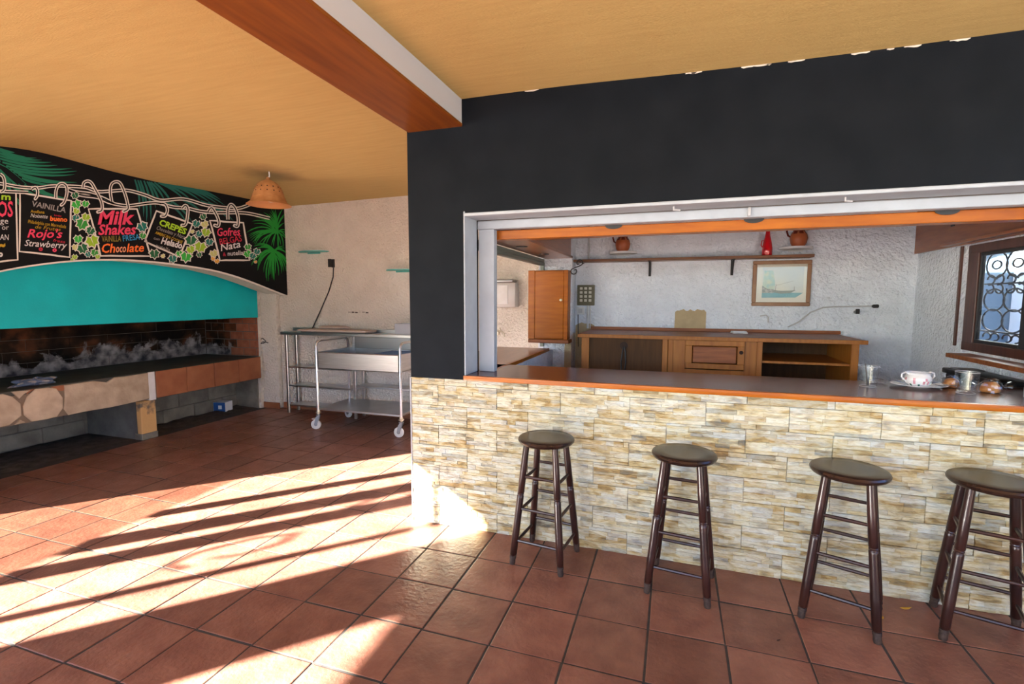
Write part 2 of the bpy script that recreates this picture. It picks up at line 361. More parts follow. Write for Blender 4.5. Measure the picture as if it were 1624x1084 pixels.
# ------------------------------------------------------------------ ceiling: sagging ochre cloth, beam
def ceil_z(x, y):
    z = 2.835
    if x < -1.7:
        yr = 4.15+.22*(x+3.8)
        z += -.062*(math.exp(-(abs(y-yr)/.9)**1.3) if y < yr else max(0, 1-(y-yr)/(5.5-yr))**1.2)
    z += .012*math.sin(x*1.7+.6)*math.sin(y*1.3+.4)
    if x < -1.5: z -= .10*math.exp(-((y-2.2)/.42)**2)*max(0, min(1, (-x-4.0)/1.0))
    else: z -= .025 + .012*(x+.5) if x > -.6 else .025-.012*.1
    z += -.035*math.exp(-((y-3.3)/.6)**2)*max(0, min(1, (-x-4)))
    return z
def ceil_part(x0, x1, y0, y1, nx, ny, name):
    g = G(); V = [[g.bm.verts.new((x0+(x1-x0)*i/nx, y0+(y1-y0)*k/ny, ceil_z(x0+(x1-x0)*i/nx, y0+(y1-y0)*k/ny))) for k in range(ny+1)] for i in range(nx+1)]
    W = [[g.bm.verts.new(v.co+Vector((0, 0, .05))) for v in row] for row in V]
    for i in range(nx):
        for k in range(ny):
            g.bm.faces.new((V[i][k], V[i+1][k], V[i+1][k+1], V[i][k+1])); g.bm.faces.new((W[i][k], W[i][k+1], W[i+1][k+1], W[i+1][k]))
    for i in range(nx):
        g.bm.faces.new((V[i][0], W[i][0], W[i+1][0], V[i+1][0])); g.bm.faces.new((V[i][ny], V[i+1][ny], W[i+1][ny], W[i][ny]))
    for k in range(ny):
        g.bm.faces.new((V[0][k], V[0][k+1], W[0][k+1], W[0][k])); g.bm.faces.new((V[nx][k], W[nx][k], W[nx][k+1], V[nx][k+1]))
    return struct(g, name, M['ceiling'], smooth=60)
ceil_part(-5.60, -1.62, -5.0, 5.62, 46, 110, 'ceiling')
ceil_part(-1.36, 3.62, -5.0, 2.99, 40, 70, 'ceiling')
g = G(); g.box(-5.64, 3.7, -5.1, 5.8, 2.93, 3.05); g.box(-6.8, -5.64, 1.16, 5.8, 2.93, 3.05); struct(g, 'ceiling', M['gallery'])          # the roof slab over the cloth
bt = thing('ceiling_beam', 'red brown timber faced beam with white painted side, crossing the ochre ceiling', 'beam', (-1.51, -1, 2.655))
g = G(); g.box(-1.705, -1.315, -5, 2.965, 2.655, 2.675, .003); g.build('timber_face', M['beam'], bt)
g = G(); g.box(-1.70, -1.318, -5, 2.965, 2.675, 2.93); g.build('painted_side', M['beam_white'], bt)

# ------------------------------------------------------------------ left room walls
g = G(); g.box(-6.7, -1.2, 5.55, 5.72, 0, 2.95); struct(g, 'wall_back', M['stucco'])
g = G(); g.box(-5.95, -5.29, 5.47, 5.56, 0, 1.78, .02, 2); struct(g, 'wall_pier', M['stucco'])
g = G(); g.box(-5.28, -1.3, 5.532, 5.55, 0, .085, .003); g.box(-5.96, -5.28, 5.452, 5.47, 0, .085, .003); struct(g, 'baseboard_back', M['tilefront'])

# window wall to the left of the camera: sill, posts, pillar, lintel
g = G(); g.box(-5.62, -5.52, -1.58, 1.16, 0, .36); g.box(-5.62, -5.52, -5.0, -2.3, 0, 1.0)
g.box(-5.59, -5.51, -2.40, -1.59, 0, 2.9); g.box(-5.57, -5.53, -2.4, 1.2, 2.79, 2.93); g.box(-5.57, -5.53, -5.0, -2.4, 2.66, 2.93)
g.box(-6.7, -5.5, 1.16, 1.30, 0, 2.93)
struct(g, 'wall_left_front', M['stucco'])
g = G(); g.box(-5.6, 3.7, -5.15, -5.0, -.12, 1.15); g.box(3.6, 3.7, -5.0, 3.19, -.12, 1.15); struct(g, 'added_light_parapet', M['stucco'])  # unseen parapets added to keep light off the sunlit paving out
g = G(); g.box(-5.572, -5.568, -1.58, 1.16, .36, 1.25); o = struct(g, 'added_sun_filter', thin_glass('added_filter_tint', (.68, .64, .60), .2, 1.5))  # unseen tinted sheet added to give soft sunlight on the left floor
for y0, y1 in ((-1.235, -1.175), (-.63, -.43), (-.255, -.03), (.29, .42)):
    g = G(); g.box(-5.59, -5.53, y0, y1, 1.25, 2.78, .004); struct(g, 'trim_1', M['dark_wood'])

for k, pth in enumerate(([(-1.02, 1.80), (-.90, 1.72), (-.76, 1.74), (-.70, 1.86), (-.78, 1.98), (-.92, 1.99), (-.99, 1.90), (-.93, 1.84)], [(-.43, 2.20), (-.30, 2.30), (-.14, 2.28), (.02, 2.36), (.14, 2.30), (.29, 2.38)], [(-.43, 2.02), (-.28, 2.10), (-.24, 2.22), (-.34, 2.36), (-.30, 2.52)])):
    g = G(); g.tube([(-5.56, y, z) for y, z in pth], .016, 6); o = g.build('added_shadow_curl', M['iron'], bpy.data.objects['wall_left_front'])  # unseen curls added to cast looped, leafy shadows on the floor
# ------------------------------------------------------------------ mural wall with arch over the fireplace
XM = -5.15
def mp(px, py, off=0.0):
    return on_x(px, py, XM+off)
arch = [(0, 430), (50, 421), (110, 414), (170, 411.5), (210, 412.5), (270, 418), (330, 427), (370, 437), (404, 449), (429, 459), (452, 468)]
ap = [mp(*q) for q in arch]
ap = [(p.y, p.z) for p in ap]
left = [(1.57, 1.56), (1.8, 1.63), (2.1, 1.70), (2.35, 1.757)]
prof = left + [q for q in ap if q[0] > 2.45]
prof[-1] = (5.55, prof[-1][1])
pts = [(XM, y, z) for y, z in prof] + [(XM, 5.55, 2.93), (XM, 1.57, 2.93)]
g = G(); g.prism(pts, (-.30, 0, 0), mi=0, side=1)
wall_left = struct(g, 'wall_left', [M['mural'], M['stucco']], smooth=0)
# thin white line painted along the arch
def ribbon(g, pts, w, off, mi=0, wend=None, closed=False):
    k = len(pts); L = []; Rr = []
    for i, (x, y) in enumerate(pts):
        if closed: a, b = pts[i-1], pts[(i+1) % k]
        else: a, b = pts[max(i-1, 0)], pts[min(i+1, k-1)]
        dx, dy = b[0]-a[0], b[1]-a[1]; d = math.hypot(dx, dy) or 1
        ww = (w if wend is None else w+(wend-w)*i/(k-1))/2
        nx, ny = -dy/d*ww, dx/d*ww
        L.append(g.bm.verts.new(mp(x+nx, y+ny, off))); Rr.append(g.bm.verts.new(mp(x-nx, y-ny, off)))
    for i in range(k if closed else k-1):
        j = (i+1) % k
        g.bm.faces.new((L[i], L[j], Rr[j], Rr[i])).material_index = mi
def smooth_line(pts, n=6):
    out = []
    P = [pts[0]]+list(pts)+[pts[-1]]
    for i in range(1, len(P)-2):
        p0, p1, p2, p3 = P[i-1], P[i], P[i+1], P[i+2]
        for t in range(n):
            t /= n
            out.append(tuple(.5*(2*p1[c]+(p2[c]-p0[c])*t+(2*p0[c]-5*p1[c]+4*p2[c]-p3[c])*t*t+(3*p1[c]-p0[c]-3*p2[c]+p3[c])*t**3) for c in (0, 1)))
    out.append(pts[-1]); return out
WHITE = flat('mural_white', (.66, .63, .58)); BLK = M['mural']
PK = flat('mural_pink', (.70, .055, .13)); RD = flat('mural_red', (.50, .02, .05)); LIME = flat('mural_lime', (.34, .60, .03))
YEL = flat('mural_yellow', (.42, .27, .015)); ORG = flat('mural_orange', (.80, .17, .03)); GREY = flat('mural_grey', (.30, .29, .28)); BLU = flat('mural_blue', (.03, .28, .55))
OLV = flat('mural_olive', (.24, .20, .03)); TW = flat('mural_text_white', (.62, .62, .62)); SALM = flat('mural_salmon', (.78, .33, .18))
g = G(); ribbon(g, [(x, y+.2) for x, y in smooth_line([(-40, 440)]+arch)], 2.6, .001); g.build('arch_line', WHITE, wall_left)

def blade(g, p0, p1, w, off, bend=0., n=6, mi=0):
    g.k = getattr(g, 'k', 0)+1; off = off+g.k*2e-5
    dx, dy = p1[0]-p0[0], p1[1]-p0[1]; L = math.hypot(dx, dy); nx, ny = -dy/L, dx/L
    a = []; b = []
    for i in range(n+1):
        t = i/n; s = bend*L*4*t*(1-t); x = p0[0]+dx*t+nx*s; y = p0[1]+dy*t+ny*s
        ww = w*.5*(math.sin(math.pi*min(1, t*.8+.2))**.7 if t < 1 else 0)+.12
        a.append(g.bm.verts.new(mp(x+nx*ww, y+ny*ww, off))); b.append(g.bm.verts.new(mp(x-nx*ww, y-ny*ww, off)))
    for i in range(n): g.bm.faces.new((a[i], a[i+1], b[i+1], b[i])).material_index = mi
z6 = lambda q: (q[0]/5.1625, 230+q[1]/5.1625)
z27 = lambda q: (210+q[0]/5.1615, 270+q[1]/5.1615)
z20 = lambda q: (320+q[0]/7.743, 330+q[1]/7.743)
# frond 1 (top left)
g = G()
for a, b in [((-30, 30), (210, 95)), ((-20, 60), (340, 122)), ((-10, 85), (420, 140)), ((0, 110), (470, 165)), ((20, 140), (590, 190)), ((50, 170), (630, 212)), ((80, 195), (610, 240)), ((110, 215), (630, 305)), ((150, 240), (520, 310)), ((180, 270), (420, 325)),
             ((0, 140), (-60, 60)), ((0, 200), (150, 330)), ((0, 215), (180, 480)), ((20, 240), (240, 440)), ((40, 270), (225, 565)), ((100, 310), (260, 440)), ((150, 320), (330, 425)), ((200, 325), (470, 425)), ((260, 335), (560, 440)), ((300, 330), (430, 420)), ((0, 30), (120, 60)), ((0, 65), (300, 105))]:
    blade(g, z6(a), z6(b), 3.6, .001, .05)
ribbon(g, [z6((-30, 140)), z6((60, 185)), z6((140, 250)), z6((215, 320))], 1.6, .0012, 0, .6)
g.build('palm_frond', flat('frond_green', (.008, .15, .085)), wall_left, label='deep green palm frond painted at the mural left end')
g = G()
for a, b in [((20, 75), (55, 330)), ((45, 80), (90, 380)), ((65, 82), (115, 425)), ((95, 85), (150, 405)), ((120, 90), (190, 310)), ((135, 92), (230, 300)), ((150, 95), (265, 250)), ((180, 98), (330, 285)), ((210, 100), (420, 235)), ((240, 104), (480, 245)), ((260, 106), (560, 250)), ((290, 110), (640, 265)), ((330, 115), (700, 275)), ((380, 122), (755, 285)), ((440, 132), (720, 240)), ((270, 250), (440, 420)), ((300, 240), (490, 425)), ((400, 240), (560, 335)), ((560, 250), (790, 400)), ((620, 262), (825, 412)), ((660, 280), (740, 330))]:
    blade(g, z27(a), z27(b), 3.2, .001, -.06)
g.build('palm_frond', flat('frond_teal', (.010, .115, .095)), wall_left, label='dark teal palm frond painted behind the hanging boards')
g = G()
for c, ends in (((920, 290), [(590, 370), (575, 330), (600, 270), (640, 190), (650, 90), (700, 60), (760, 50), (760, 130), (840, 40), (600, 400), (620, 420), (640, 435), (700, 440), (760, 440), (880, 470), (940, 480), (1000, 490), (1035, 380), (1030, 300), (1020, 180), (1030, 60), (980, 20), (900, 10), (1010, 100), (860, 30)]),
                ((880, 530), [(640, 460), (660, 440), (610, 705), (690, 755), (760, 785), (800, 895), (790, 860), (830, 820), (890, 885), (865, 850), (900, 800), (945, 825), (980, 800), (1035, 775), (1045, 720), (1050, 640), (1050, 560), (1020, 490), (960, 460), (720, 560), (690, 680), (650, 500)])):
    for e in ends:
        for q in range(2):
            e2 = (min(1045, e[0]+q*random.uniform(-45, 45)), e[1]+q*random.uniform(-35, 35)); dx = e2[0]-c[0]
            blade(g, z20((c[0]+random.uniform(-18, 18), c[1]+random.uniform(-25, 10))), z20(e2), 1.5, .0012, (.16 if dx < 0 else -.16)*min(1, abs(dx)/150)*random.uniform(.6, 1.3))
g.build('palm_frond', flat('frond_bright', (.010, .26, .030)), wall_left, label='bright green palm plant painted at the mural right end')

# hanging boards: fill, white outline, lettering
def text_mesh(g, s, p0, p1, h, mi, bold=.0, shear=.0, off=.004):
    cu = bpy.data.curves.new('t', 'FONT'); cu.body = s; cu.size = 1; cu.offset = bold; cu.shear = shear; cu.resolution_u = 2
    ob = bpy.data.objects.new('t', cu); me = ob.to_mesh()
    vs = np.array([v.co[:] for v in me.vertices]); polys = [tuple(p.vertices) for p in me.polygons]
    x0, x1 = vs[:, 0].min(), vs[:, 0].max()
    ob.to_mesh_clear()
    out = []
    for v in vs:
        u = (v[0]-x0)/(x1-x0); w = v[1]/.70
        bx = p0[0]+(p1[0]-p0[0])*u; by = p0[1]+(p1[1]-p0[1])*u
        dx, dy = p1[0]-p0[0], p1[1]-p0[1]; L = math.hypot(dx, dy)
        out.append(g.bm.verts.new(mp(bx + dy/L*h*w, by - dx/L*h*w, off)))
    for p in polys:
        try: g.bm.faces.new([out[i] for i in p]).material_index = mi
        except ValueError: pass
    bpy.data.objects.remove(ob); bpy.data.curves.remove(cu)
TM = [WHITE, PK, RD, LIME, YEL, ORG, GREY, BLU, OLV, TW, SALM]
cW, cP, cR, cL, cY, cO, cG, cB, cV, cT, cS = range(11)
def menu_board(corners, lines, rings, lab, curve=0):
    g = G(); g.poly([mp(*c, .002) for c in corners]); b = g.build('menu_board', BLK, wall_left, label=lab)
    g = G(); e = []
    for i in range(4):
        a, c = corners[i], corners[(i+1) % 4]
        for t in range(5): e.append((a[0]+(c[0]-a[0])*t/5+random.uniform(-.3, .3), a[1]+(c[1]-a[1])*t/5+random.uniform(-.3, .3)))
    ribbon(g, e, 2.7, .003, closed=True); g.build('outline', WHITE, b)
    g = G()
    for i, ln in enumerate(lines): text_mesh(g, *ln, off=.0043+i*.00006)
    g.build('lettering', TM, b, smooth=0)
    for rg in rings:
        g = G(); s = smooth_line(rg); ribbon(g, s, 5.2, .0052); ribbon(g, s, 1.7, .0056, 1)
        x, y = rg[-1]; g.poly([mp(x+2.6*math.cos(k*.7), y+2.6*math.sin(k*.7), .0050) for k in range(9)], 0)
        g.build('ring', [WHITE, BLK], b)
    return b
menu_board([(-52, 304), (25, 302), (28, 412), (-50, 419)],
    [('m', (2, 316), (16.8, 317), 10, cL, .03), ('OS', (-4, 343), (20.6, 343), 24, cP, .02), ('ge', (0, 354), (13, 354.5), 9, cT), ('or', (3, 364), (14, 364), 8, cT), ('AN', (0, 380), (13.6, 380.5), 9, cT), ('~', (-1, 395), (9, 394), 14, cY, .06), ('o', (-2, 407), (5, 406), 9, cT, .05)],
    [[(0, 276), (5, 280), (7.5, 290), (6.5, 300), (2, 304)]], 'hanging menu board cut off by the mural left end')
menu_board([(32, 305.5), (112.5, 318), (111, 407.5), (31, 398.4)],
    [('VAINILLA', (49.7, 326.5), (104, 337.3), 8.5, cG, .015), ('Avellana', (48.4, 337), (70.4, 338.5), 4.6, cY, .01), ('Noisette', (48.4, 344.2), (75.5, 346.4), 6.2, cT, .0, .25), ('kinder', (86, 342.4), (98, 343.8), 3, cR), ('bueno', (79.4, 349.6), (106.5, 351.6), 7.5, cO, .03),
     ('Philadelphia con Mermelada', (44.5, 353.4), (104.6, 361.8), 5.4, cY, .01), ('de Frutos', (55.5, 361.8), (96, 366.4), 5.4, cY, .0, .2), ("Rojo's", (43.2, 376), (99, 377), 13, cP, .02, .25), ('fresa', (84, 382.6), (103, 385.6), 4.5, cR, 0, .25), ('Strawberry', (38.7, 389.5), (106, 394), 10, cT, .01, .25), ('o', (61, 397), (68, 397.5), 7, cR, .07), ('o', (83, 398.6), (90, 399), 7, cP, .07)],
    [[(50, 300), (56, 297), (59.5, 302), (59, 310), (56, 315)], [(88.5, 314), (89, 302), (93, 293), (100, 291), (105.5, 296), (106, 307), (102, 320), (97, 325)]], 'hanging menu board headed VAINILLA')
menu_board([(140.5, 331), (217.5, 331), (239, 405.8), (160, 405.2)],
    [('Milk', (155, 355), (213, 355), 21, cP, .03, .2), ('Shakes', (156, 372), (216, 371), 16, cP, .025, .2), ('VAINILLA', (161.5, 383), (192, 382.4), 9, cV, .01), ('FRESA', (195.3, 382.4), (222, 379.4), 9, cB, .01), ('Ch', (161.5, 400.3), (183, 399.9), 14, cO, .02, .2), ('oco', (184, 399.9), (200, 399.5), 13, cS, .015, .2), ('late', (201, 399.5), (228.5, 398.6), 13.5, cO, .015, .2)],
    [[(131.7, 297), (133, 290), (139, 287), (145, 290), (151, 300), (157, 311), (161.5, 322), (161.5, 333), (155, 336)], [(177, 319), (175, 303), (177, 292), (184, 288), (191, 291), (197.6, 305.5), (202, 321), (203, 331), (196, 335)]], 'hanging menu board headed Milk Shakes')
menu_board([(248, 334), (305.3, 355), (284.5, 407), (229.6, 382.6)],
    [('CREPES', (251.8, 356), (294, 371.5), 9, cL, .035), ('Chocolate y Nata', (248, 363.4), (292, 378.8), 6, cG, 0, .2), ('AMERICAN COOKIE', (245.8, 370.2), (288.7, 386), 4.4, cY, .02), ('con', (243.5, 379), (252.7, 381.5), 4.6, cG, 0, .2), ('Helado', (255, 385.6), (288, 394.2), 10, cT, .03, .1), ('nutella', (246.7, 391), (268.8, 399), 5.5, cG)],
    [[(255.5, 322.3), (262, 324), (265.5, 333), (262, 342), (256, 342.5)], [(289, 330), (294, 325.5), (298, 331), (297, 345), (294, 356), (288.5, 357)]], 'tilted hanging menu board headed CREPES')
menu_board([(333, 349.4), (386, 353.2), (395.5, 412.5), (349, 412.7)],
    [('Gofres', (344.5, 374), (380.7, 373), 12.5, cP, .015, .1), ('BELGAS', (349, 387.8), (384, 382), 9.5, cR, .01), ('Nata', (350.4, 398), (382, 391.5), 11, cT, .01, .2), ('&', (353.5, 406), (358.5, 406), 6, cR), ('nutella', (361.3, 405.3), (386, 403.6), 7, cT, .01)],
    [[(330, 335), (335.5, 329), (342, 338), (347, 350), (346, 358), (340.5, 357)], [(361.5, 348), (361.5, 332), (366, 324), (373, 330), (377.6, 345), (377, 358), (372, 357.5)]], 'hanging menu board headed Gofres')
for ln, lab in (([(-40, 288), (0, 291), (29, 296), (58, 298), (81, 295), (106.5, 295), (135.6, 297), (155, 303.5), (174, 303), (201.5, 301.7), (229, 308.7), (254.6, 317.5), (291, 315.5), (326, 325), (355, 329), (378.5, 330), (399, 323)], 'upper'),
                ([(104, 299), (128, 309), (155, 313), (174, 321), (201.5, 326), (235, 322), (252.6, 322), (274, 328), (297, 330), (318.5, 335), (345.6, 337), (378.5, 337), (398, 339), (428, 346)], 'lower'),
                ([(0, 303), (20, 304), (45, 305)], 'l'), ([(108, 300), (120, 304), (142, 307), (161, 313), (180, 322)], 'm')):
    g = G(); s = smooth_line(ln); ribbon(g, s, 5.4, .0036); ribbon(g, s, 2.0, .0040, 1); g.build('painted_rope', [WHITE, BLK], wall_left)
LEAF = [(0, -1), (.3, -.6), (.72, -.62), (.70, -.15), (1, .2), (.68, .42), (.42, .82), (.08, .55), (-.08, .55), (-.42, .82), (-.68, .42), (-1, .2), (-.70, -.15), (-.72, -.62), (-.3, -.6)]
LC = dict(d=(.012, .12, .045), g=(.03, .28, .04), b=(.035, .42, .05), l=(.28, .50, .03), t=(.008, .16, .13), p=(.52, .54, .20), o=(.70, .36, .03))
def leaf(c, r, a, k):
    g = G(); ca, sa = math.cos(a), math.sin(a)
    def P(u, v, s, off): return mp(c[0]+(u*ca-v*sa)*r*s, c[1]-(u*sa+v*ca)*r*s, off)
    leaf.k = getattr(leaf, 'k', 0)+1; kk = leaf.k*.00012
    for s, off, mi in ((1.25, .0060+kk, 0), (1, .00604+kk, 1)):
        ce = g.bm.verts.new(P(0, 0, s, off)); vs = [g.bm.verts.new(P(u, v, s, off)) for u, v in LEAF]
        for i in range(len(vs)): g.bm.faces.new((ce, vs[i], vs[(i+1) % len(vs)])).material_index = mi
    ve = [g.bm.verts.new(P(u, v, 1, .00608+kk)) for u, v in ((-.07, .55), (.07, .55), (0, -.7))]; g.bm.faces.new(ve).material_index = 0
    g.build('ivy_leaf', [WHITE, flat('leaf_'+k, LC[k])], wall_left, smooth=0)
for x, y, r, k in [(615, 410, 24, 'd'), (625, 485, 32, 'b'), (700, 480, 24, 'b'), (625, 540, 22, 'l'), (622, 597, 24, 't'), (705, 590, 28, 'l'), (672, 645, 40, 'g'), (742, 700, 30, 'd'), (640, 768, 28, 'b'), (755, 785, 42, 'l'), (618, 835, 22, 'p'), (676, 845, 36, 'd'), (722, 893, 20, 't'), (775, 880, 26, 'g'), (800, 912, 16, 'l'), (612, 915, 18, 'l'), (590, 935, 10, 'l'), (1165, 668, 34, 't'), (1170, 742, 22, 'g')]:
    leaf(z6((x, y)), r*1.3/5.16, random.uniform(-.5, .5), k)
for x, y, r, k in [(180, 682, 32, 'd'), (330, 722, 28, 't'), (250, 700, 14, 'p'), (385, 680, 22, 'b'), (440, 706, 36, 'b'), (480, 572, 38, 'd'), (524, 436, 26, 't'), (580, 378, 22, 'd'), (592, 440, 24, 'p'), (602, 506, 30, 'l'), (546, 520, 22, 't'), (556, 626, 38, 'l'), (630, 585, 26, 't'), (476, 647, 28, 'l'), (548, 690, 18, 'd'), (665, 680, 26, 'p'), (660, 722, 14, 'o'), (692, 742, 16, 'o'), (490, 500, 14, 'p'), (945, 627, 22, 'g'), (943, 682, 26, 'b'), (985, 700, 22, 't'), (1020, 664, 22, 't'), (1008, 748, 10, 'o')]:
    leaf(z27((x, y)), r*1.3/5.16, random.uniform(-.5, .5), k)

# ------------------------------------------------------------------ fireplace under the arch
XF = -5.53
fp = thing('fireplace', 'long masonry barbecue fireplace with teal hood and terracotta edged hearth under the painted arch', 'fireplace', (-6.0, 3.4, 0))
g = G(); g.box(-6.55, XF, 1.3, 5.40, .70, .745, .004); g.build('hearth_top', M['slab'], fp)
# hood, a little bowed forward
n = 14; f1 = []
for i in range(n+1):
    y = 1.3+(5.39-1.3)*i/n; f1.append((XF + .0*math.sin(math.pi*i/n), y))
g = G()
g.prism([(x, y, 1.298+.004*math.sin(y*9)) for x, y in f1]+[(-6.66, 5.39, 1.3), (-6.66, 1.3, 1.3)], (0, 0, 1.3))
g.build('hood', M['teal'], fp, label='teal painted chimney hood')
bw = (5.39-3.915)/4
t0 = None
for k in range(4):
    y0 = 3.915+bw*k
    if t0 is None:
        g = G(); g.box(-.009, .009, -bw/2+.0035, bw/2-.0035, -.15, .15, .004); t0 = g.build('edge_tile', M['tilefront'], fp, wloc=False)
        o = t0
    else: o = inst(t0, 'edge_tile', fp)
    o.location = Vector((XF+.006+random.uniform(-.002, .002), y0+bw/2, .592)) - fp.location
    o.rotation_euler = (random.uniform(-.006, .006), 0, 0)
g = G(); g.box(XF-.10, XF, 3.90, 5.40, .45, .70); g.box(XF-.10, XF, 1.3, 3.84, .44, .70); g.build('edge_backing', mat('brown_joint', (.20, .15, .105), .9), fp)
g = G(); g.box(XF-.06, XF+.004, 3.835, 3.912, .425, .742, .003); g.build('white_strip', M['white'], fp, label='white plaster strip between stone and tile edging')
# crazy-paved cladding stones
def cstone(poly, lab=None):
    g = G(); c = Vector((sum(p[0] for p in poly)/len(poly), sum(p[1] for p in poly)/len(poly)))
    def P(p, s, x): return (x, c.x+(p[0]-c.x)*s, c.y+(p[1]-c.y)*s)
    A = [g.bm.verts.new(P(p, 1, XF-.005)) for p in poly]; B = [g.bm.verts.new(P(p, 1, XF+.010)) for p in poly]; C_ = [g.bm.verts.new(P(p, .96, XF+.016)) for p in poly]
    m = len(poly)
    for X, Y in ((A, B), (B, C_)):
        for i in range(m): g.bm.faces.new((X[i], X[(i+1) % m], Y[(i+1) % m], Y[i]))
    g.bm.faces.new(C_); g.bm.faces.new(A[::-1]); g.build('cladding_stone', M['clad'], fp, smooth=20)
def wob(p): return (p[0]+random.uniform(-.008, .008), p[1]+random.uniform(-.006, .006))
for poly in ([(3.05, .735), (3.30, .738), (3.42, .70), (3.50, .738), (3.60, .74), (3.825, .742), (3.825, .45), (3.60, .445), (3.45, .44), (3.20, .438), (3.06, .44), (3.03, .50), (3.045, .62)],
             [(2.93, .735), (2.99, .71), (3.025, .62), (3.015, .52), (2.97, .45), (2.88, .435), (2.78, .45), (2.725, .52), (2.72, .60), (2.75, .68), (2.82, .735)],
             [(2.44, .735), (2.60, .735), (2.66, .70), (2.70, .62), (2.70, .52), (2.62, .445), (2.40, .44), (2.36, .58)],
             [(2.66, .738), (2.79, .738), (2.74, .70), (2.70, .675)], [(2.73, .445), (2.70, .48), (2.66, .45)],
             [(2.0, .735), (2.41, .735), (2.34, .58), (2.38, .445), (1.95, .44)], [(1.31, .735), (1.97, .735), (1.92, .44), (1.31, .44)]):
    cstone([wob(p) for p in poly])
g = G(); g.prism([(XF-.004, y, z) for y, z in ((2.94, .735), (3.10, .735), (3.03, .68), (3.0, .69))], (.013, 0, 0)); g.build('broken_edge', M['tilefront'], fp)
g = G(); g.prism([(XF-.004, y, z) for y, z in ((2.76, .70), (2.82, .737), (2.76, .737))], (.012, 0, 0)); g.build('broken_edge', M['tilefront'], fp)
# supporting pillar wall
g = G(); g.box(-6.42, -5.60, 3.735, 3.895, 0, .70); g.build('pillar_wall', M['concrete'], fp)
g = G(); g.box(-5.60, XF+.005, 3.735, 3.90, .0, .43, .006); g.build('pillar_front', M['yellow'], fp, label='pillar end with peeling yellow plaster')
g = G(); g.box(-5.64, XF+.012, 3.728, 3.905, 0, .07, .006); g.build('pillar_foot', M['block'], fp)
# concrete blocks behind the recesses
def blocks(x, y0, y1, rows, L, H, m, xd=.12, z0=0.0, name='block', off=0, gap=.004):
    k = 0; src = None
    for r in range(rows):
        y = y0 - (L/2 if (r+off) % 2 else 0)
        while y < y1-.01:
            a, b = max(y, y0), min(y+L, y1)
            if b-a > .03:
                g = G(); d = random.uniform(-.004, .004)
                g.box(x-xd, x+d, a+gap, b-gap, z0+r*H+gap, z0+(r+1)*H-gap, gap*1.2); g.build(name, m, fp)
            y += L
blocks(-6.40, 1.3, 3.735, 4, .40, .175, M['block'])
blocks(-6.00, 3.90, 5.42, 4, .42, .175, M['block'])
g = G(); g.box(-6.62, -6.41, 1.3, 3.735, 0, .70); g.box(-6.62, -6.02, 3.9, 5.42, 0, .70); g.build('mortar', M['joint'], fp)
# fire back and its right end
blocks(-6.55, 1.3, 5.42, 5, .40, .125, M['soot'], z0=.745, name='brick', gap=.0018)
g = G(); g.box(-6.72, -6.556, 1.3, 5.47, .70, 1.35); g.build('mortar', M['joint'], fp)
for r in range(5):
    x = -6.54 - (.12 if r % 2 else 0)
    while x < -5.56:
        a, b = max(x, -6.54), min(x+.235, -5.56)
        if b-a > .03:
            g = G(); g.box(a+.004, b-.004, 5.405, 5.46, .745+r*.115+.004, .745+(r+1)*.115-.004, .004); g.build('brick', M['redbrick'] if a > -6.1 else M['soot'], fp)
        x += .235
g = G(); g.box(-6.6, -5.56, 5.41, 5.466, 0, 2.0); g.build('end_wall', M['stucco'], fp)
g = G(); g.box(-6.56, -5.563, 5.4085, 5.44, .745, 1.32); g.build('mortar', M['joint'], fp)
g = G(); g.box(-6.0, -5.60, 5.392, 5.41, 0, .70); g.build('recess_end', M['block'], fp)
g = G()
for (x0, x1, y0, y1) in ((-6.40, -5.62, 1.3, 3.73), (-6.0, -5.62, 3.91, 5.40)):
    nx, ny = 8, 24; V = [[g.bm.verts.new((x0+(x1-x0)*i/nx, y0+(y1-y0)*k/ny, .004+(random.uniform(.004, .035) if 0 < i < nx and 0 < k < ny else 0)*(1-i/nx)**.7)) for k in range(ny+1)] for i in range(nx+1)]
    for i in range(nx):
        for k in range(ny): g.bm.faces.new((V[i][k], V[i+1][k], V[i+1][k+1], V[i][k+1]))
g.build('ash_bed', M['ash'], fp, kind='stuff')
# things on and under the hearth
g = G(); random.seed(3)
def blob(g, c, rx, ry, rz, nz=.2, n=14, m=9, mi=0, flat_bottom=True):
    rings = []
    ph = [random.uniform(0, 6.28) for _ in range(6)]
    for i in range(m+1):
        th = math.pi*i/m; ring = []
        for j in range(n):
            a = 2*math.pi*j/n
            k = 1+nz*(math.sin(3*a+ph[0]+2*th)+math.sin(5*a+ph[1]-3*th)+math.sin(2*a+4*th+ph[2]))/3
            z = math.cos(th)*rz*k
            if flat_bottom and z < -rz*.6: z = -rz*.6
            ring.append(g.bm.verts.new((c[0]+math.sin(th)*math.cos(a)*rx*k, c[1]+math.sin(th)*math.sin(a)*ry*k, c[2]+z)))
        rings.append(ring)
    for i in range(m):
        for j in range(n): g.bm.faces.new((rings[i][j], rings[i][(j+1) % n], rings[i+1][(j+1) % n], rings[i+1][j])).material_index = mi
    bmesh.ops.remove_doubles(g.bm, verts=[v for v in rings[0]+rings[-1]], dist=1e-5)
blob(g, (-5.74, 2.93, .768), .09, .16, .035, .5, 30, 14); o = g.build('cloth', M['cloth']); tag(o, 'crumpled blue grey cloth lying on the dark hearth top', 'cloth')
bx = thing('carton', 'small blue and white cardboard box on the floor under the hearth', 'box', (-5.90, 5.08, .004), R(14))
def lbox(t, name, dims, m, off=(0, 0, 0), bev=.002):
    g = G(); x, y, z = dims; g.box(-x/2+off[0], x/2+off[0], -y/2+off[1], y/2+off[1], off[2], z+off[2], bev); return g.build(name, m, t, wloc=False)
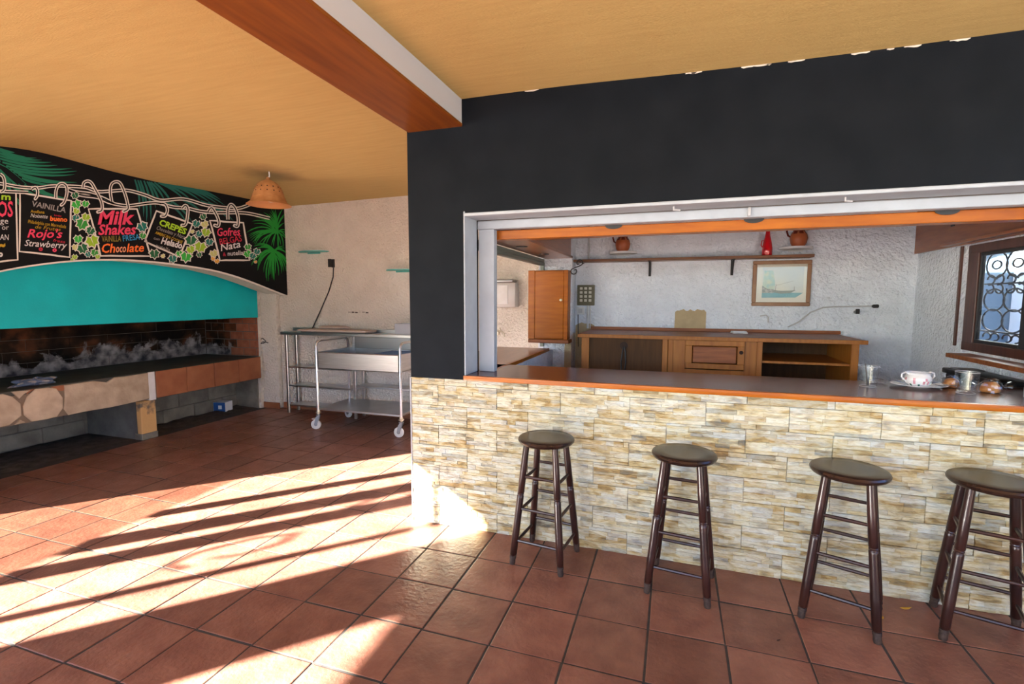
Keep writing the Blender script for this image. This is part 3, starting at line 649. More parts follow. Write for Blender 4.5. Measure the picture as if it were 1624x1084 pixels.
lbox(bx, 'body', (.17, .15, .135), M['box_blue']); lbox(bx, 'side_panel', (.003, .152, .137), M['box_white'], (.086, 0, -.001), 0); lbox(bx, 'top_flap', (.17, .15, .003), M['box_white'], (0, 0, .135), 0); lbox(bx, 'front_print', (.05, .002, .05), M['box_white'], (.01, -.076, .045), 0); lbox(bx, 'grey_end', (.003, .152, .137), M['greyp'], (-.086, 0, -.001), 0)
# cables on the pier
g = G(); g.tube([(-5.585, 5.462, 1.28), (-5.58, 5.462, 1.15), (-5.585, 5.462, 1.02), (-5.578, 5.462, .98)], .003, 5)
for z in (1.22, 1.13, 1.05): g.box(-5.592, -5.576, 5.458, 5.47, z-.008, z+.008)
g.tube([(-5.58, 5.462, .98), (-5.52, 5.445, 1.0), (-5.46, 5.44, .96), (-5.50, 5.44, .93), (-5.57, 5.45, .92), (-5.52, 5.445, .95), (-5.42, 5.44, .94)], .006, 6)
tag(g.build('cable', M['blackplastic']), 'short black tangled cable on white pier beside hearth', 'cable')

# ------------------------------------------------------------------ pendant lamp
lx, ly = -3.79, 3.89; lz = ceil_z(lx, ly)
pl = thing('pendant_lamp', 'bell shaped terracotta pendant lamp under the ochre ceiling', 'lamp', (lx, ly, 2.47))
g = G()
profo = [(.030, .240), (.062, .224), (.094, .200), (.116, .165), (.133, .122), (.148, .072), (.163, .034), (.184, .014), (.201, .004), (.203, 0), (.196, .002), (.160, .03), (.147, .07), (.132, .112), (.115, .15), (.09, .185), (.028, .222)]
g.lathe([(r, z) for r, z in profo], (lx, ly, 2.468), 32, pick=lambda i, j: 0 if i < 8 else 1)
sh = g.build('shade', [M['lamp'], M['lamp_in']], pl)
g = G()
for zz, rr in ((.165, .113), (.125, .129)):
    for k in range(14):
        a = 2*math.pi*k/14+.1*zz; p = Vector((lx+rr*math.cos(a), ly+rr*math.sin(a), 2.468+zz)); d = Vector((math.cos(a), math.sin(a), .35)).normalized()
        g.tube([p-d*.004, p+d*.003], .007, 6)
g.build('vent_holes', M['hole'], sh)
for zz, rr in ((.145, .125), (.072, .149)):
    g = G(); g.tube([(lx+rr*math.cos(2*math.pi*k/28), ly+rr*math.sin(2*math.pi*k/28), 2.468+zz) for k in range(28)], .003, 5, closed=True); g.build('ridge', M['lamp'], sh)
g = G(); g.lathe([(0, .268), (.014, .268), (.016, .255), (.03, .235), (0, .232)], (lx, ly, 2.468), 12); g.build('cap', M['lamp'], pl)
g = G(); g.tube([(lx, ly, 2.735), (lx+.02, ly, lz-.04), (lx+.035, ly-.02, lz+.004)], .006, 6); g.build('wire', M['white'], pl, label='short white wire')
g = G(); g.lathe([(0, .0), (.034, .008), (.030, .05), (.02, .08), (0, .085)], (lx+.04, ly-.02, 2.49), 12); g.build('bulb', M['porcelain'], pl)

# ------------------------------------------------------------------ wall plates, socket, cable on the back wall
def half_disc(g, c, r, h, n=18, dy=-1, rin=None):
    P = [(c[0]+r*math.cos(math.pi*i/n), c[1]+dy*r*.62*math.sin(math.pi*i/n), c[2]) for i in range(n+1)]
    g.prism(P, (0, 0, h))
def plate_shelf(x, z, lab):
    t = thing('wall_light_shelf', lab, 'wall light', (x, 5.55, z))
    g = G(); half_disc(g, (x, 5.55, z), .235, .014); g.build('half_round_plate', M['teal_shelf'], t)
    g = G(); half_disc(g, (x, 5.55, z+.014), .235, .006); g.build('rim', M['white'], t)
    g = G(); g.box(x-.10, x+.10, 5.535, 5.55, z-.02, z-.002); g.build('back_bracket', M['teal_shelf'], t)
plate_shelf(-4.67, 2.183, 'upper teal half-round wall plate above the black socket')
plate_shelf(-3.30, 1.915, 'lower teal half-round wall plate beside the black painted wall end')
so = thing('wall_socket', 'black double socket on the cream stucco wall', 'socket', (-4.385, 5.55, 2.04))
g = G(); g.box(-4.44, -4.395, 5.53, 5.55, 1.98, 2.09, .003); g.build('left_module', M['blackplastic'], so)
g = G(); g.box(-4.385, -4.34, 5.53, 5.55, 1.975, 2.085, .003); g.build('right_module', M['blackplastic'], so)
g = G(); g.tube([(-4.36, 5.543, 1.975), (-4.37, 5.543, 1.85), (-4.45, 5.543, 1.65), (-4.60, 5.54, 1.38), (-4.68, 5.52, 1.22), (-4.72, 5.50, 1.12)], .008, 6)
tag(g.build('power_cable', M['blackplastic']), 'black power cable hanging from wall socket to the steel workbench', 'cable')
g = G()
random.seed(9)
for k in range(6):
    x = -4.15+k*.055; g.box(x, x+.04, 5.545, 5.551, 1.375+random.uniform(-.008, .008), 1.382+random.uniform(-.004, .006))
tag(g.build('plaster_scar', M['joint']), 'thin grey plaster scar scratched in wall above workbench', 'scar')

# ------------------------------------------------------------------ steel workbench with shelves
wb = thing('workbench', 'stainless steel workbench with open shelves along the back wall', 'workbench', (-3.95, 5.40, 0))
g = G(); g.box(-5.05, -2.75, 5.28, 5.53, 1.075, 1.115, .004); g.build('worktop', M['steel'], wb)
g = G(); g.box(-5.05, -2.75, 5.515, 5.53, 1.115, 1.16, .002); g.build('upstand', M['steel'], wb)
for x in (-4.98, -3.90, -2.82):
    for y in (5.315, 5.495):
        g = G(); g.box(x-.018, x+.018, y-.018, y+.018, 0, 1.075, .004); g.build('leg', M['steel'], wb)
for x0, x1, z in ((-4.96, -3.92, .65), (-4.96, -3.92, .395), (-4.96, -3.92, .125), (-3.88, -2.84, .44), (-3.88, -2.84, .16)):
    g = G(); g.box(x0, x1, 5.30, 5.51, z-.025, z, .003); g.build('shelf', M['steel'], wb)
g = G(); g.box(-3.88, -2.84, 5.30, 5.51, .93, 1.075, .003); g.build('drawer_box', M['steel_dark'], wb)
tr = thing('serving_board', 'pale beige serving board lying on dark tray on the workbench', 'board', (-4.2, 5.38, 1.115))
g = G(); g.box(-4.70, -3.70, 5.27, 5.50, 1.115, 1.13, .004); g.build('tray', M['steel_dark'], tr)
g = G(); g.box(-4.74, -3.68, 5.25, 5.50, 1.13, 1.155, .006); g.build('board', M['board'], tr)
g = G(); blob(g, (-4.30, 5.44, 1.172), .26, .06, .03, .15, 20, 8); g.build('folded_paper', M['board'], tr)
gb = thing('plastic_crate', 'small grey plastic crate at the right of the workbench top', 'crate', (-3.13, 5.40, 1.115))
for x0, x1, y0, y1, z0, z1, nm in ((-3.30, -2.96, 5.32, 5.50, 1.115, 1.125, 'base'), (-3.30, -2.96, 5.32, 5.33, 1.125, 1.25, 'front_side'), (-3.30, -2.96, 5.49, 5.50, 1.125, 1.25, 'rear_side'), (-3.30, -3.29, 5.33, 5.49, 1.125, 1.25, 'end'), (-2.97, -2.96, 5.33, 5.49, 1.125, 1.25, 'end')):
    g = G(); g.box(x0, x1, y0, y1, z0, z1, .002); g.build(nm, M['greyp'], gb)

# ------------------------------------------------------------------ steel trolley
ty = thing('trolley', 'stainless steel trolley on white castors in front of the workbench', 'trolley', (-3.47, 5.02, 0))
X0, X1, Y0, Y1 = -4.01, -2.88, 4.74, 5.34
for x in (X0, X1):
    g = G(); g.tube([(x, Y0, .20), (x, Y0, 1.0), (x, Y0+.02, 1.045), (x, Y0+.07, 1.065), (x, Y1-.07, 1.065), (x, Y1-.02, 1.045), (x, Y1, 1.0), (x, Y1, .20)], .0155, 10)
    g.build('post_hoop', M['steel'], ty)
# basin: open tray with rim
g = G(); t_ = .006
g.box(X0+.02, X1-.02, Y0, Y0+t_, .735, .93); g.box(X0+.02, X1-.02, Y1-t_, Y1, .735, .93); g.box(X0+.02, X0+.02+t_, Y0, Y1, .735, .93); g.box(X1-.02-t_, X1-.02, Y0, Y1, .735, .93); g.box(X0+.02, X1-.02, Y0, Y1, .735, .742)
bs = g.build('basin', M['steel'], ty, smooth=0)
g = G(); g.tube([(X0+.02, Y0, .93), (X1-.02, Y0, .93), (X1-.02, Y1, .93), (X0+.02, Y1, .93)], .006, 6, closed=True); g.build('rim', M['steel'], bs)
g = G(); g.box(X0, X1, Y0-.005, Y1+.005, .235, .262, .004); g.build('lower_shelf', M['steel'], ty)
g = G(); g.box(X1-.42, X1-.05, Y0+.1, Y1-.1, .742, .925, .01); tag(g.build('plastic_tub', M['box_blue']), 'blue tub standing inside the trolley basin', 'tub')
for i, (x, y) in enumerate(((X0, Y0), (X1, Y0), (X0, Y1), (X1, Y1))):
    a = R((200, 185, 170, 190)[i])
    cz = .0605; off = Vector((math.cos(a)*.03, math.sin(a)*.03, 0)); c = Vector((x, y, cz))+off
    ax = Vector((-math.sin(a), math.cos(a), 0))
    g = G(); g.lathe([(0, .235), (.02, .235), (.022, .215), (.034, .212), (.034, .20), (.018, .195), (.018, .17), (0, .17)], (x, y, 0), 14); cs = g.build('castor', M['zinc'], ty)
    g = G()
    for s in (-1, 1):
        q = c+ax*s*.020; g.prism([q+Vector((0, 0, -.012))-off*.4, q+Vector((0, 0, .0))+off*.6, q+Vector((0, 0, .085)), q+Vector((0, 0, .125))-off*1.4, q+Vector((0, 0, .115))-off*1.9], ax*.003)
    g.box(x-.022, x+.022, y-.024, y+.024, .165, .185, .004)
    g.build('fork', M['steel_dark'], cs)
    Mr = Vector((0, 0, 1)).rotation_difference(ax).to_matrix().to_4x4()
    g = G(); g.lathe([(0, -.015), (.05, -.015), (.058, -.011), (.060, 0), (.058, .011), (.05, .015), (0, .015)], c, 20, M=Mr); g.lathe([(0, -.018), (.02, -.018), (.02, .018), (0, .018)], c, 10, mi=1, M=Mr); g.build('wheel', [M['wheel'], M['steel_dark']], cs)
    if i == 0:
        g = G(); g.box(x-.085, x-.01, y-.02, y+.02, .115, .127, .004); g.build('brake_lever', M['white'], cs)

# ------------------------------------------------------------------ bar front wall: black plaster above, ledger stone below
YB = 2.96; OX0, OX1, OZ0, OZ1 = -1.304, 1.86, 1.026, 2.105
g = G()
g.box(-1.714, OX0, YB, 3.19, 1.026, 2.93); g.box(OX0, 3.6, YB, 3.19, OZ1, 2.93); g.box(OX1, 3.6, YB, 3.19, 1.026, OZ1)
struct(g, 'wall_front', M['black'], smooth=0)
g = G(); g.box(-1.714, 3.6, YB+.012, 3.19, 0, 1.026)
base = struct(g, 'wall_bar_base', M['gallery'])
random.seed(21)
PAL = [((.68, .62, .48), 30), ((.60, .48, .28), 14), ((.72, .71, .66), 30), ((.42, .26, .10), 9), ((.50, .36, .17), 10), ((.28, .21, .13), 6), ((.15, .17, .19), 6), ((.56, .60, .66), 12)]
PALW = [c for c, w in PAL for _ in range(w)]
def stone_panel(x0, x1, z0, z1):
    g = G(); lay = g.bm.loops.layers.color.new('Col')
    gap = .0014; X0_, X1_, Z0_, Z1_ = x0+gap, x1-gap, z0+gap, z1-gap
    def st(a, b, c, d, yf, col):
        m = .0022
        B = [(a, c), (b, c), (b, d), (a, d)]; F = [(a+m, c+m), (b-m, c+m), (b-m, d-m), (a+m, d-m)]
        F = [(p+random.uniform(-.002, .002), q+random.uniform(-.0015, .0015)) for p, q in F]
        vb = [g.bm.verts.new((p, YB+.012, q)) for p, q in B]; vm = [g.bm.verts.new((p, yf+.0012, q)) for p, q in B]
        vf = [g.bm.verts.new((p, yf+random.uniform(-.003, .0025), q)) for p, q in F]
        fs = []
        for i in range(4):
            j = (i+1) % 4
            fs.append(g.bm.faces.new((vb[i], vb[j], vm[j], vm[i]))); fs.append(g.bm.faces.new((vm[i], vm[j], vf[j], vf[i])))
        fs.append(g.bm.faces.new(vf))
        for f in fs:
            for lp in f.loops: lp[lay] = (*[(1.055*c**(1/2.4)-.055) for c in col], 1)
    z = Z0_
    while z < Z1_-.004:
        h = random.uniform(.016, .032)
        if Z1_-(z+h) < .012: h = Z1_-z
        x = X0_
        while x < X1_-.004:
            w = random.uniform(.045, .19)
            if X1_-(x+w) < .03: w = X1_-x
            col = random.choice(PALW); k = random.uniform(.86, 1.08)
            st(x, x+w, z, z+h, YB+random.uniform(-.004, .002), tuple(min(1, c*k) for c in col))
            x += w
        z += h
    bmesh.ops.recalc_face_normals(g.bm, faces=g.bm.faces)
    return g.build('stone_panel', M['stone'], base, smooth=0)
rows = [(k*.14, (k+1)*.14) for k in range(7)]+[(.98, 1.026)]
for k, (z0, z1) in enumerate(rows):
    s = -1.508 if k % 2 == 0 else -1.296
    xs = [-1.714]+[s+.424*i for i in range(-1, 14) if -1.70 < s+.424*i < 3.56]+[3.6]
    for a, b in zip(xs, xs[1:]): stone_panel(a, b, z0, z1)
g = G(); g.box(-1.722, -1.714, YB-.006, 3.19, 0, 1.026, .002); struct(g, 'trim_2', M['beam_white'])

for k in range(11):
    x = (-.9, .02, .05, .30, .36, .42, .52, .80, .95, 1.02, 1.2)[k]; zc = ceil_z(x, YB)-.004; w_ = random.uniform(.02, .09)
    g = G(); P = [(x+w_*i/5, YB-.0005, zc-random.uniform(.001, .007)*(1 if 0 < i < 5 else .3)) for i in range(6)]
    g.prism(P+[(x+w_, YB-.0005, zc+.003), (x, YB-.0005, zc+.003)], (0, .004, 0)); g.build('paint_chip', M['gallery'], bpy.data.objects['wall_front'], smooth=0)
# white reveal, shutter guides and rolling slot of the bar opening
g = G()
g.box(OX0-.006, OX0+.004, YB-.008, 3.16, 1.056, OZ1+.02, .004)                       # left reveal
g.box(OX0, OX1, YB-.008, 3.15, OZ1-.012, OZ1+.008, .004)                            # soffit
struct(g, 'trim_3', M['shutter_white'])
g = G(); g.box(OX0+.012, OX0+.125, 3.168, 3.23, 1.057, 2.034, .003); g.box(OX1-.12, OX1-.01, 3.168, 3.23, 1.057, 2.034, .003); struct(g, 'trim_4', M['shutter_white'])
g = G(); g.box(OX0+.004, OX1, 3.165, 3.24, 2.035, 2.092, .004); struct(g, 'trim_5', M['shutter_white'])
g = G(); g.box(OX0+.003, OX1, 3.17, 3.25, 2.09, 2.2); struct(g, 'trim_6', M['joint'])
for x, y, z, a in ((-.02, 3.02, 2.085, .5), (.83, 3.02, 2.085, .5)):
    g = G(); g.tube([(x, y, 2.098), (x, y, z-.01), (x+.035, y+.015, z-.012)], .006, 6); tag(g.build('hook', M['beam_white']), 'white hook screwed into the opening soffit, ' + ('above the counter middle' if x < .2 else 'above the third bar stool'), 'hook', 'soffit hooks')
g = G(); g.box(.385, .40, 3.14, 3.18, 2.04, 2.088, .002); tag(g.build('latch', M['beam_white']), 'small white shutter latch at the opening head', 'latch')

# counter top
ct = thing('bar_counter', 'long glossy varnished wooden bar top over the stone wall', 'counter', (.3, 3.25, 1.026))
g = G(); g.box(-1.312, 2.12, YB-.022, YB+.006, 1.026, 1.057, .003, 2); g.build('front_edge', M['wood'], ct, label='orange varnished front edging')
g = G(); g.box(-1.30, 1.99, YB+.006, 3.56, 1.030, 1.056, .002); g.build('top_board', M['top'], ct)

# ------------------------------------------------------------------ bar interior
g = G(); g.box(-1.32, 2.12, 5.2, 5.36, 0, 2.7); struct(g, 'wall_bar_back', M['white_stucco'])
g = G(); g.box(-1.32, -1.20, 3.19, 5.2, 0, 1.03); g.box(-1.32, -1.20, 3.19, 5.2, 2.06, 2.7); g.box(-1.30, -1.005, 5.0, 5.2, 0, 2.7, .012, 2); g.box(-1.36, -1.30, 5.0, 5.55, 0, 2.9); struct(g, 'wall_bar_left', M['white_stucco'])
g = G(); WY0, WY1, WZ0, WZ1 = 3.30, 4.40, 1.20, 1.94
g.box(2.0, 2.05, WY1, 5.2, 0, 2.7); g.box(2.0, 2.05, 3.19, WY1, 0, WZ0); g.box(2.0, 2.05, 3.19, WY1, WZ1, 2.7); g.box(2.0, 2.05, 3.19, WY0, WZ0, WZ1); struct(g, 'wall_bar_right', M['white_stucco'])
g = G(); g.box(-1.32, 2.12, 3.19, 5.3, 2.62, 2.72); struct(g, 'ceiling', M['white'])
# right window: dark frame, pane, grille outside
w = G(); w.box(1.992, 2.03, 4.27, 4.40, WZ0, WZ1, .004); w.box(1.985, 2.03, 3.30, 3.38, WZ0, WZ1, .004); w.box(1.99, 2.03, 3.30, 4.40, 1.885, 1.945, .004); w.box(1.99, 2.03, 3.30, 4.40, WZ0, 1.262, .004)
win = struct(w, 'window_1', M['dark_wood'])
for nm, (y0, y1, z0, z1) in dict(a=(4.258, 4.27, 1.262, 1.885), b=(3.74, 3.80, 1.262, 1.885), c=(3.8, 4.26, 1.262, 1.285), d=(3.8, 4.26, 1.862, 1.885)).items():
    g = G(); g.box(2.0, 2.03, y0, y1, z0, z1, .003); g.build('sash_rail', M['iron'], win)
g = G(); g.box(2.008, 2.011, 3.80, 4.26, 1.285, 1.862); g.build('pane', M['pane'], win)
g = G(); g.box(2.008, 2.011, 3.38, 3.74, 1.262, 1.885); g.build('pane', M['pane'], win)
gr = thing('window_grille', 'black wrought iron scroll grille outside the bar side window', 'grille', (2.10, 3.9, 1.2))
xg = 2.10
def ring_at(g, y, z, ry, rz, a0=0, a1=360, r=.006, n=18):
    g.tube([(xg, y+ry*math.cos(R(a0+(a1-a0)*k/n)), z+rz*math.sin(R(a0+(a1-a0)*k/n))) for k in range(n+1)], r, 5)
for y in (3.40, 3.62, 3.84, 4.06, 4.28):
    g = G()
    for z in (1.42, 1.56): ring_at(g, y, z, .115, .075)
    ring_at(g, y, 1.80, .115, .09)
    g.build('ring_scroll', M['iron'], gr)
    g = G()
    for s in (-1, 1):
        ring_at(g, y+s*.05, 1.70, .04, .03, 0, 300); ring_at(g, y+s*.05, 1.635, .04, .03, 60, 360); ring_at(g, y+s*.045, 1.305, .045, .025, -20, 270)
    ring_at(g, y, 1.80, .05, .028)
    g.build('curl_scroll', M['iron'], gr)
for z in (1.24, 1.34, 1.67, 1.90):
    g = G(); g.box(xg-.005, xg+.005, 3.28, 4.42, z-.005, z+.005); g.build('cross_bar', M['iron'], gr)
sl = thing('window_shelf', 'reddish brown wooden sill shelf below the bar side window', 'shelf', (1.93, 3.8, 1.165))
g = G(); g.box(1.86, 2.0, 3.25, 4.30, 1.152, 1.182, .003); g.build('board', M['pine_red'], sl)
g = G(); g.box(1.985, 2.0, 4.478, 4.50, 1.22, 1.95, .002); tag(g.build('shutter_strap', M['dark_wood']), 'narrow dark shutter strap channel beside the side window', 'strap')
apx = thing('appliance', 'low black appliance under the window shelf', 'appliance', (1.90, 3.9, 0))
g = G(); g.box(1.825, 1.995, 3.60, 4.20, .15, 1.05, .01, 2); g.build('body', M['blackplastic'], apx)
g = G(); g.box(1.81, 1.995, 3.60, 4.22, 1.05, 1.085, .008, 2); g.build('lid', M['blackplastic'], apx)
g = G(); g.box(1.84, 1.97, 4.04, 4.18, 1.085, 1.092, .002); g.build('control_strip', M['steel_dark'], apx)
for x in (1.86, 1.96):
    for y in (3.68, 4.20):
        g = G(); g.lathe([(0, 0), (.025, 0), (.02, .15), (0, .15)], (x, y, 0), 10); g.build('foot', M['blackplastic'], apx)

# wooden pelmet and side boards around the opening inside
pe = thing('wooden_pelmet', 'orange varnished wooden pelmet with recessed spotlights inside the bar opening', 'pelmet', (.3, 3.3, 1.97))
g = G(); g.box(-1.30, 1.99, 3.25, 3.35, 1.972, 2.034, .003); g.build('front_board', M['wood'], pe)
for x in (-.385, .43, 1.36):
    g = G(); g.lathe([(0, -.010), (.03, -.010), (.05, -.004), (.055, .012), (0, .012)], (x, 3.249, 2.033), 18, M=Matrix.Diagonal((1, 1, .42, 1)) @ Matrix.Rotation(R(90), 4, 'X')); g.build('spotlight', M['blackplastic'], pe)
g = G(); g.box(-1.045, -1.02, 3.35, 5.0, 2.0, 2.30, .003); g.build('side_board', M['wood_y'], pe, label='left upper board of the pelmet')
g = G(); g.box(-1.018, -1.014, 4.30, 4.33, 2.09, 2.14); g.build('bolt_plate', M['iron'], pe)
g = G(); g.box(-1.295, -1.0, 3.352, 4.998, 1.975, 1.998, .003); sb = g.build('side_shelf', M['wood_y'], pe, label='left underside shelf board')
for y in (3.75, 4.45):
    g = G(); g.lathe([(0, -.006), (.045, -.006), (.048, .004), (0, .004)], (-1.16, y, 1.975), 18); g.build('spotlight', M['blackplastic'], pe)
g = G(); g.box(1.94, 1.965, 3.35, 5.12, 1.95, 2.34, .003); g.build('side_board', M['wood_y'], pe, label='right upper board of the pelmet')
for y in (4.52, 4.20):
    g = G(); g.box(1.934, 1.94, y-.022, y+.022, 2.10, 2.145); g.build('bolt_plate', M['iron'], pe)
g = G(); g.box(1.88, 1.94, 3.35, 4.55, 1.955, 1.975, .003); g.build('lip', M['wood_y'], pe)
# roller shutter rail in the left side hatch
g = G(); g.box(-1.345, -1.30, 3.2, 5.0, 1.935, 1.972, .003); g.box(-1.35, -1.295, 3.2, 5.0, 1.905, 1.935, .004); g.box(-1.335, -1.30, 4.97, 5.0, 1.06, 1.905)
tag(g.build('shutter_rail', mat('galvanised_rail', (.20, .23, .20), .5, metal=.5)), 'grey galvanised roller shutter rail over the left side hatch', 'rail')
lc = thing('hatch_counter', 'small varnished wooden counter in the left side hatch', 'counter', (-1.5, 4.1, 1.03))
g = G(); g.box(-1.80, -1.225, 3.24, 4.86, 1.032, 1.056, .003); g.build('top_board', M['wood_y'], lc)
g = G(); g.box(-1.225, -1.205, 3.24, 4.86, 1.012, 1.057, .002); g.build('edge', M['wood'], lc)

# orange wall cabinet on the pier
wc = thing('wall_cabinet', 'orange wooden wall cabinet on the white pier', 'cabinet', (-1.22, 4.94, 1.11))
g = G(); g.box(-1.425, -1.02, 4.87, 5.0, 1.15, 1.85, .004); g.build('body', M['wood'], wc)
g = G(); g.box(-1.36, -1.06, 4.85, 4.868, 1.16, 1.84, .004); g.build('door', M['wood'], wc)
g = G(); g.box(-1.43, -1.36, 4.848, 4.87, 1.15, 1.85, .004); g.build('stile', M['wood'], wc); g = G(); g.box(-1.06, -1.015, 4.848, 4.87, 1.15, 1.85, .004); g.build('stile', M['wood'], wc)
g = G(); g.box(-1.43, -1.0, 4.845, 5.0, 1.11, 1.148, .005); g.build('bottom_rail', M['pine_red'], wc)
g = G(); g.lathe([(0, 0), (.012, .002), (.014, .012), (0, .018)], (-1.085, 4.85, 1.55), 10, M=Matrix.Rotation(R(90), 4, 'X')); g.build('knob', M['zinc'], wc)
# dispenser seen through the hatch
dp = thing('towel_dispenser', 'silver paper towel dispenser on the cream wall seen through the hatch', 'dispenser', (-1.88, 5.5, 1.44))
g = G(); g.box(-2.02, -1.75, 5.41, 5.55, 1.46, 1.75, .015, 2); g.build('body', M['disp'], dp)
g = G(); g.box(-1.99, -1.78, 5.40, 5.55, 1.75, 1.785, .01, 2); g.build('lid', M['steel_dark'], dp)
g = G(); g.box(-1.99, -1.84, 5.402, 5.412, 1.50, 1.72, .004); g.build('front_panel', M['white'], dp)
g = G(); g.tube([(-2.0, 5.53, 1.17), (-1.98, 5.45, 1.18), (-1.93, 5.44, 1.18), (-1.90, 5.45, 1.15), (-1.90, 5.45, 1.11)], .009, 8); g.box(-2.02, -1.99, 5.50, 5.55, 1.13, 1.19, .003); g.box(-1.965, -1.945, 5.43, 5.45, 1.19, 1.22, .003)
tag(g.build('tap', M['zinc']), 'small brass wall tap above the hatch counter', 'tap')

# shelf along the back wall with iron brackets
ws = thing('wall_shelf', 'long brown wooden wall shelf on black iron brackets behind the bar', 'shelf', (.1, 5.1, 1.93))
g = G(); g.box(-1.0, 1.17, 5.02, 5.2, 1.937, 1.962, .003); g.build('board', mat('brown_shelf_wood', (.19, .068, .018), .4, col2=(.13, .042, .010), nscale=4, stretch=(1, 9, 9)), ws)
for x in (-.247, .517):
    g = G(); g.box(x-.012, x+.012, 5.185, 5.2, 1.79, 1.937); g.tube([(x, 5.19, 1.80), (x, 5.13, 1.84), (x, 5.06, 1.93)], .007, 6); g.box(x-.012, x+.012, 5.04, 5.2, 1.929, 1.937); g.build('bracket', M['iron'], ws)
g = G(); cx, cz = -.957, 1.885
half = [(.03+.030*math.cos(R(a)), .042+.030*math.sin(R(a))) for a in range(215, -50, -15)]
half = [(.028, .030), (.012, .028)]+half+[(.02, .006)]
path = [(cx+u, 4.99, cz+v) for u, v in half]+[(cx-u, 4.99, cz-v) for u, v in half[::-1]]
g.tube(path, .0055, 6); g.box(cx+.03, cx+.04, 4.985, 5.2, 1.93, 1.937); g.build('scroll_bracket', M['iron'], ws)
# white half-moon plates with jugs, bottle
def moon(x, lab):
    t = thing('wall_plate', lab, 'wall shelf', (x, 5.2, 2.03)); g = G()
    P = [(.14*math.cos(math.pi*i/16), -.14*math.sin(math.pi*i/16)) for i in range(17)]
    lo = [g.bm.verts.new((x+.7*a, 5.2+.7*b, 2.012)) for a, b in P]; hi = [g.bm.verts.new((x+a, 5.2+b, 2.022)) for a, b in P]; h2 = [g.bm.verts.new((x+a, 5.2+b, 2.042)) for a, b in P]
    for A, B in ((lo, hi), (hi, h2)):
        for i in range(16): g.bm.faces.new((A[i], A[i+1], B[i+1], B[i]))
    g.bm.faces.new(lo); g.bm.faces.new(h2[::-1]); g.build('half_moon_plate', M['white'], t)
    g = G(); g.box(x-.06, x+.06, 5.192, 5.2, 2.0, 2.02); g.build('fixing', M['white'], t)
moon(-.515, 'white half-moon wall plate carrying the left clay jug'); moon(1.055, 'white half-moon wall plate carrying the right clay jug')
def jug(x, side, lab):
    t = thing('clay_jug', lab, 'jug', (x, 5.13, 2.042))
    g = G(); g.lathe([(0, 0), (.05, 0), (.066, .03), (.074, .07), (.066, .11), (.050, .135), (.046, .16), (.054, .195), (.05, .195), (.042, .16), (.04, .13), (0, .12)], (0, 0, 0), 22, pick=lambda i, j: 1 if i >= 5 or (i == 4 and j % 3) else 0); g.build('body', [M['jug'], M['jug_g']], t, wloc=False)
    g = G(); g.tube([(side*.045, 0, .175), (side*.085, 0, .178), (side*.10, 0, .14), (side*.088, 0, .10), (side*.066, 0, .085)], .008, 7); g.build('handle', M['jug_g'], t, wloc=False)
jug(-.515, -1, 'glazed clay jug standing on the left white wall plate'); jug(1.06, -1, 'glazed clay jug on the right plate beside red bottle')
g = G(); g.lathe([(0, 0), (.040, 0), (.044, .01), (.044, .07), (.036, .12), (.022, .18), (.016, .24), (.016, .30), (.020, .302), (.020, .318), (0, .318)], (.80, 5.10, 1.962), 20)
g.tube([(.765, 5.10, 2.03), (.748, 5.10, 2.06), (.752, 5.10, 2.10), (.772, 5.10, 2.10)], .004, 5)
tag(g.build('bottle', M['red']), 'red glass bottle standing on the brown wall shelf', 'bottle')
g = G(); g.tube([(-.87, 5.19, 1.965), (-.87, 5.19, 2.6)], .010, 6); tag(g.build('pipe', M['beam_white']), 'white painted pipe on back wall above the shelf', 'pipe')

# picture of a boat
pc = thing('framed_picture', 'brown framed picture of a boat on blue water on white wall', 'picture', (.945, 5.2, 1.5))
px0, px1, pz0, pz1 = .700, 1.190, 1.497, 1.922
for nm, b in dict(a=(px0, px1, pz0, pz0+.035), b=(px0, px1, pz1-.035, pz1), c=(px0, px0+.035, pz0+.035, pz1-.035), d=(px1-.035, px1, pz0+.035, pz1-.035)).items():
    g = G(); g.box(b[0], b[1], 5.172, 5.2, b[2], b[3], .005); g.build('frame_bar', M['frame'], pc)
g = G(); g.box(px0+.03, px1-.03, 5.185, 5.198, pz0+.03, pz1-.03); g.build('mount', M['mount'], pc)
def flatp(t, name, pts, y, m):
    g = G(); g.poly([(x, y, z) for x, z in pts]); return g.build(name, m, t, smooth=0)
ix0, ix1, iz0, iz1 = .785, 1.13, 1.575, 1.86
flatp(pc, 'painted_sky', [(ix0, 1.62), (ix1, 1.62), (ix1, iz1), (ix0, iz1)], 5.1845, mat('picture_sky', (.50, .52, .52), .7, col2=(.60, .58, .50), nscale=6))
flatp(pc, 'painted_water', [(ix0, iz0), (ix1-.06, iz0+.002), (ix1, 1.62), (ix0, 1.628)], 5.184, mat('picture_water', (.035, .25, .33), .7, col2=(.10, .34, .40), nscale=14))
flatp(pc, 'painted_town', [(ix0, 1.63), (ix0+.10, 1.63), (ix0+.11, 1.70), (ix0+.09, 1.83), (ix0+.015, 1.83)], 5.184, mat('picture_town', (.22, .42, .42), .7, col2=(.50, .52, .36), nscale=22))
flatp(pc, 'painted_quay', [(ix0, 1.62), (ix0+.10, 1.62), (ix0+.10, 1.655), (ix0+.04, 1.66), (ix0, 1.69)], 5.1836, mat('picture_quay', (.10, .13, .12), .7, col2=(.45, .40, .36), nscale=40))
flatp(pc, 'painted_boat', [(ix0+.085, 1.650), (ix0+.10, 1.625), (ix0+.16, 1.612), (ix0+.24, 1.618), (ix0+.285, 1.645), (ix0+.24, 1.642), (ix0+.16, 1.640)], 5.1834, mat('picture_boat', (.12, .15, .12), .7))
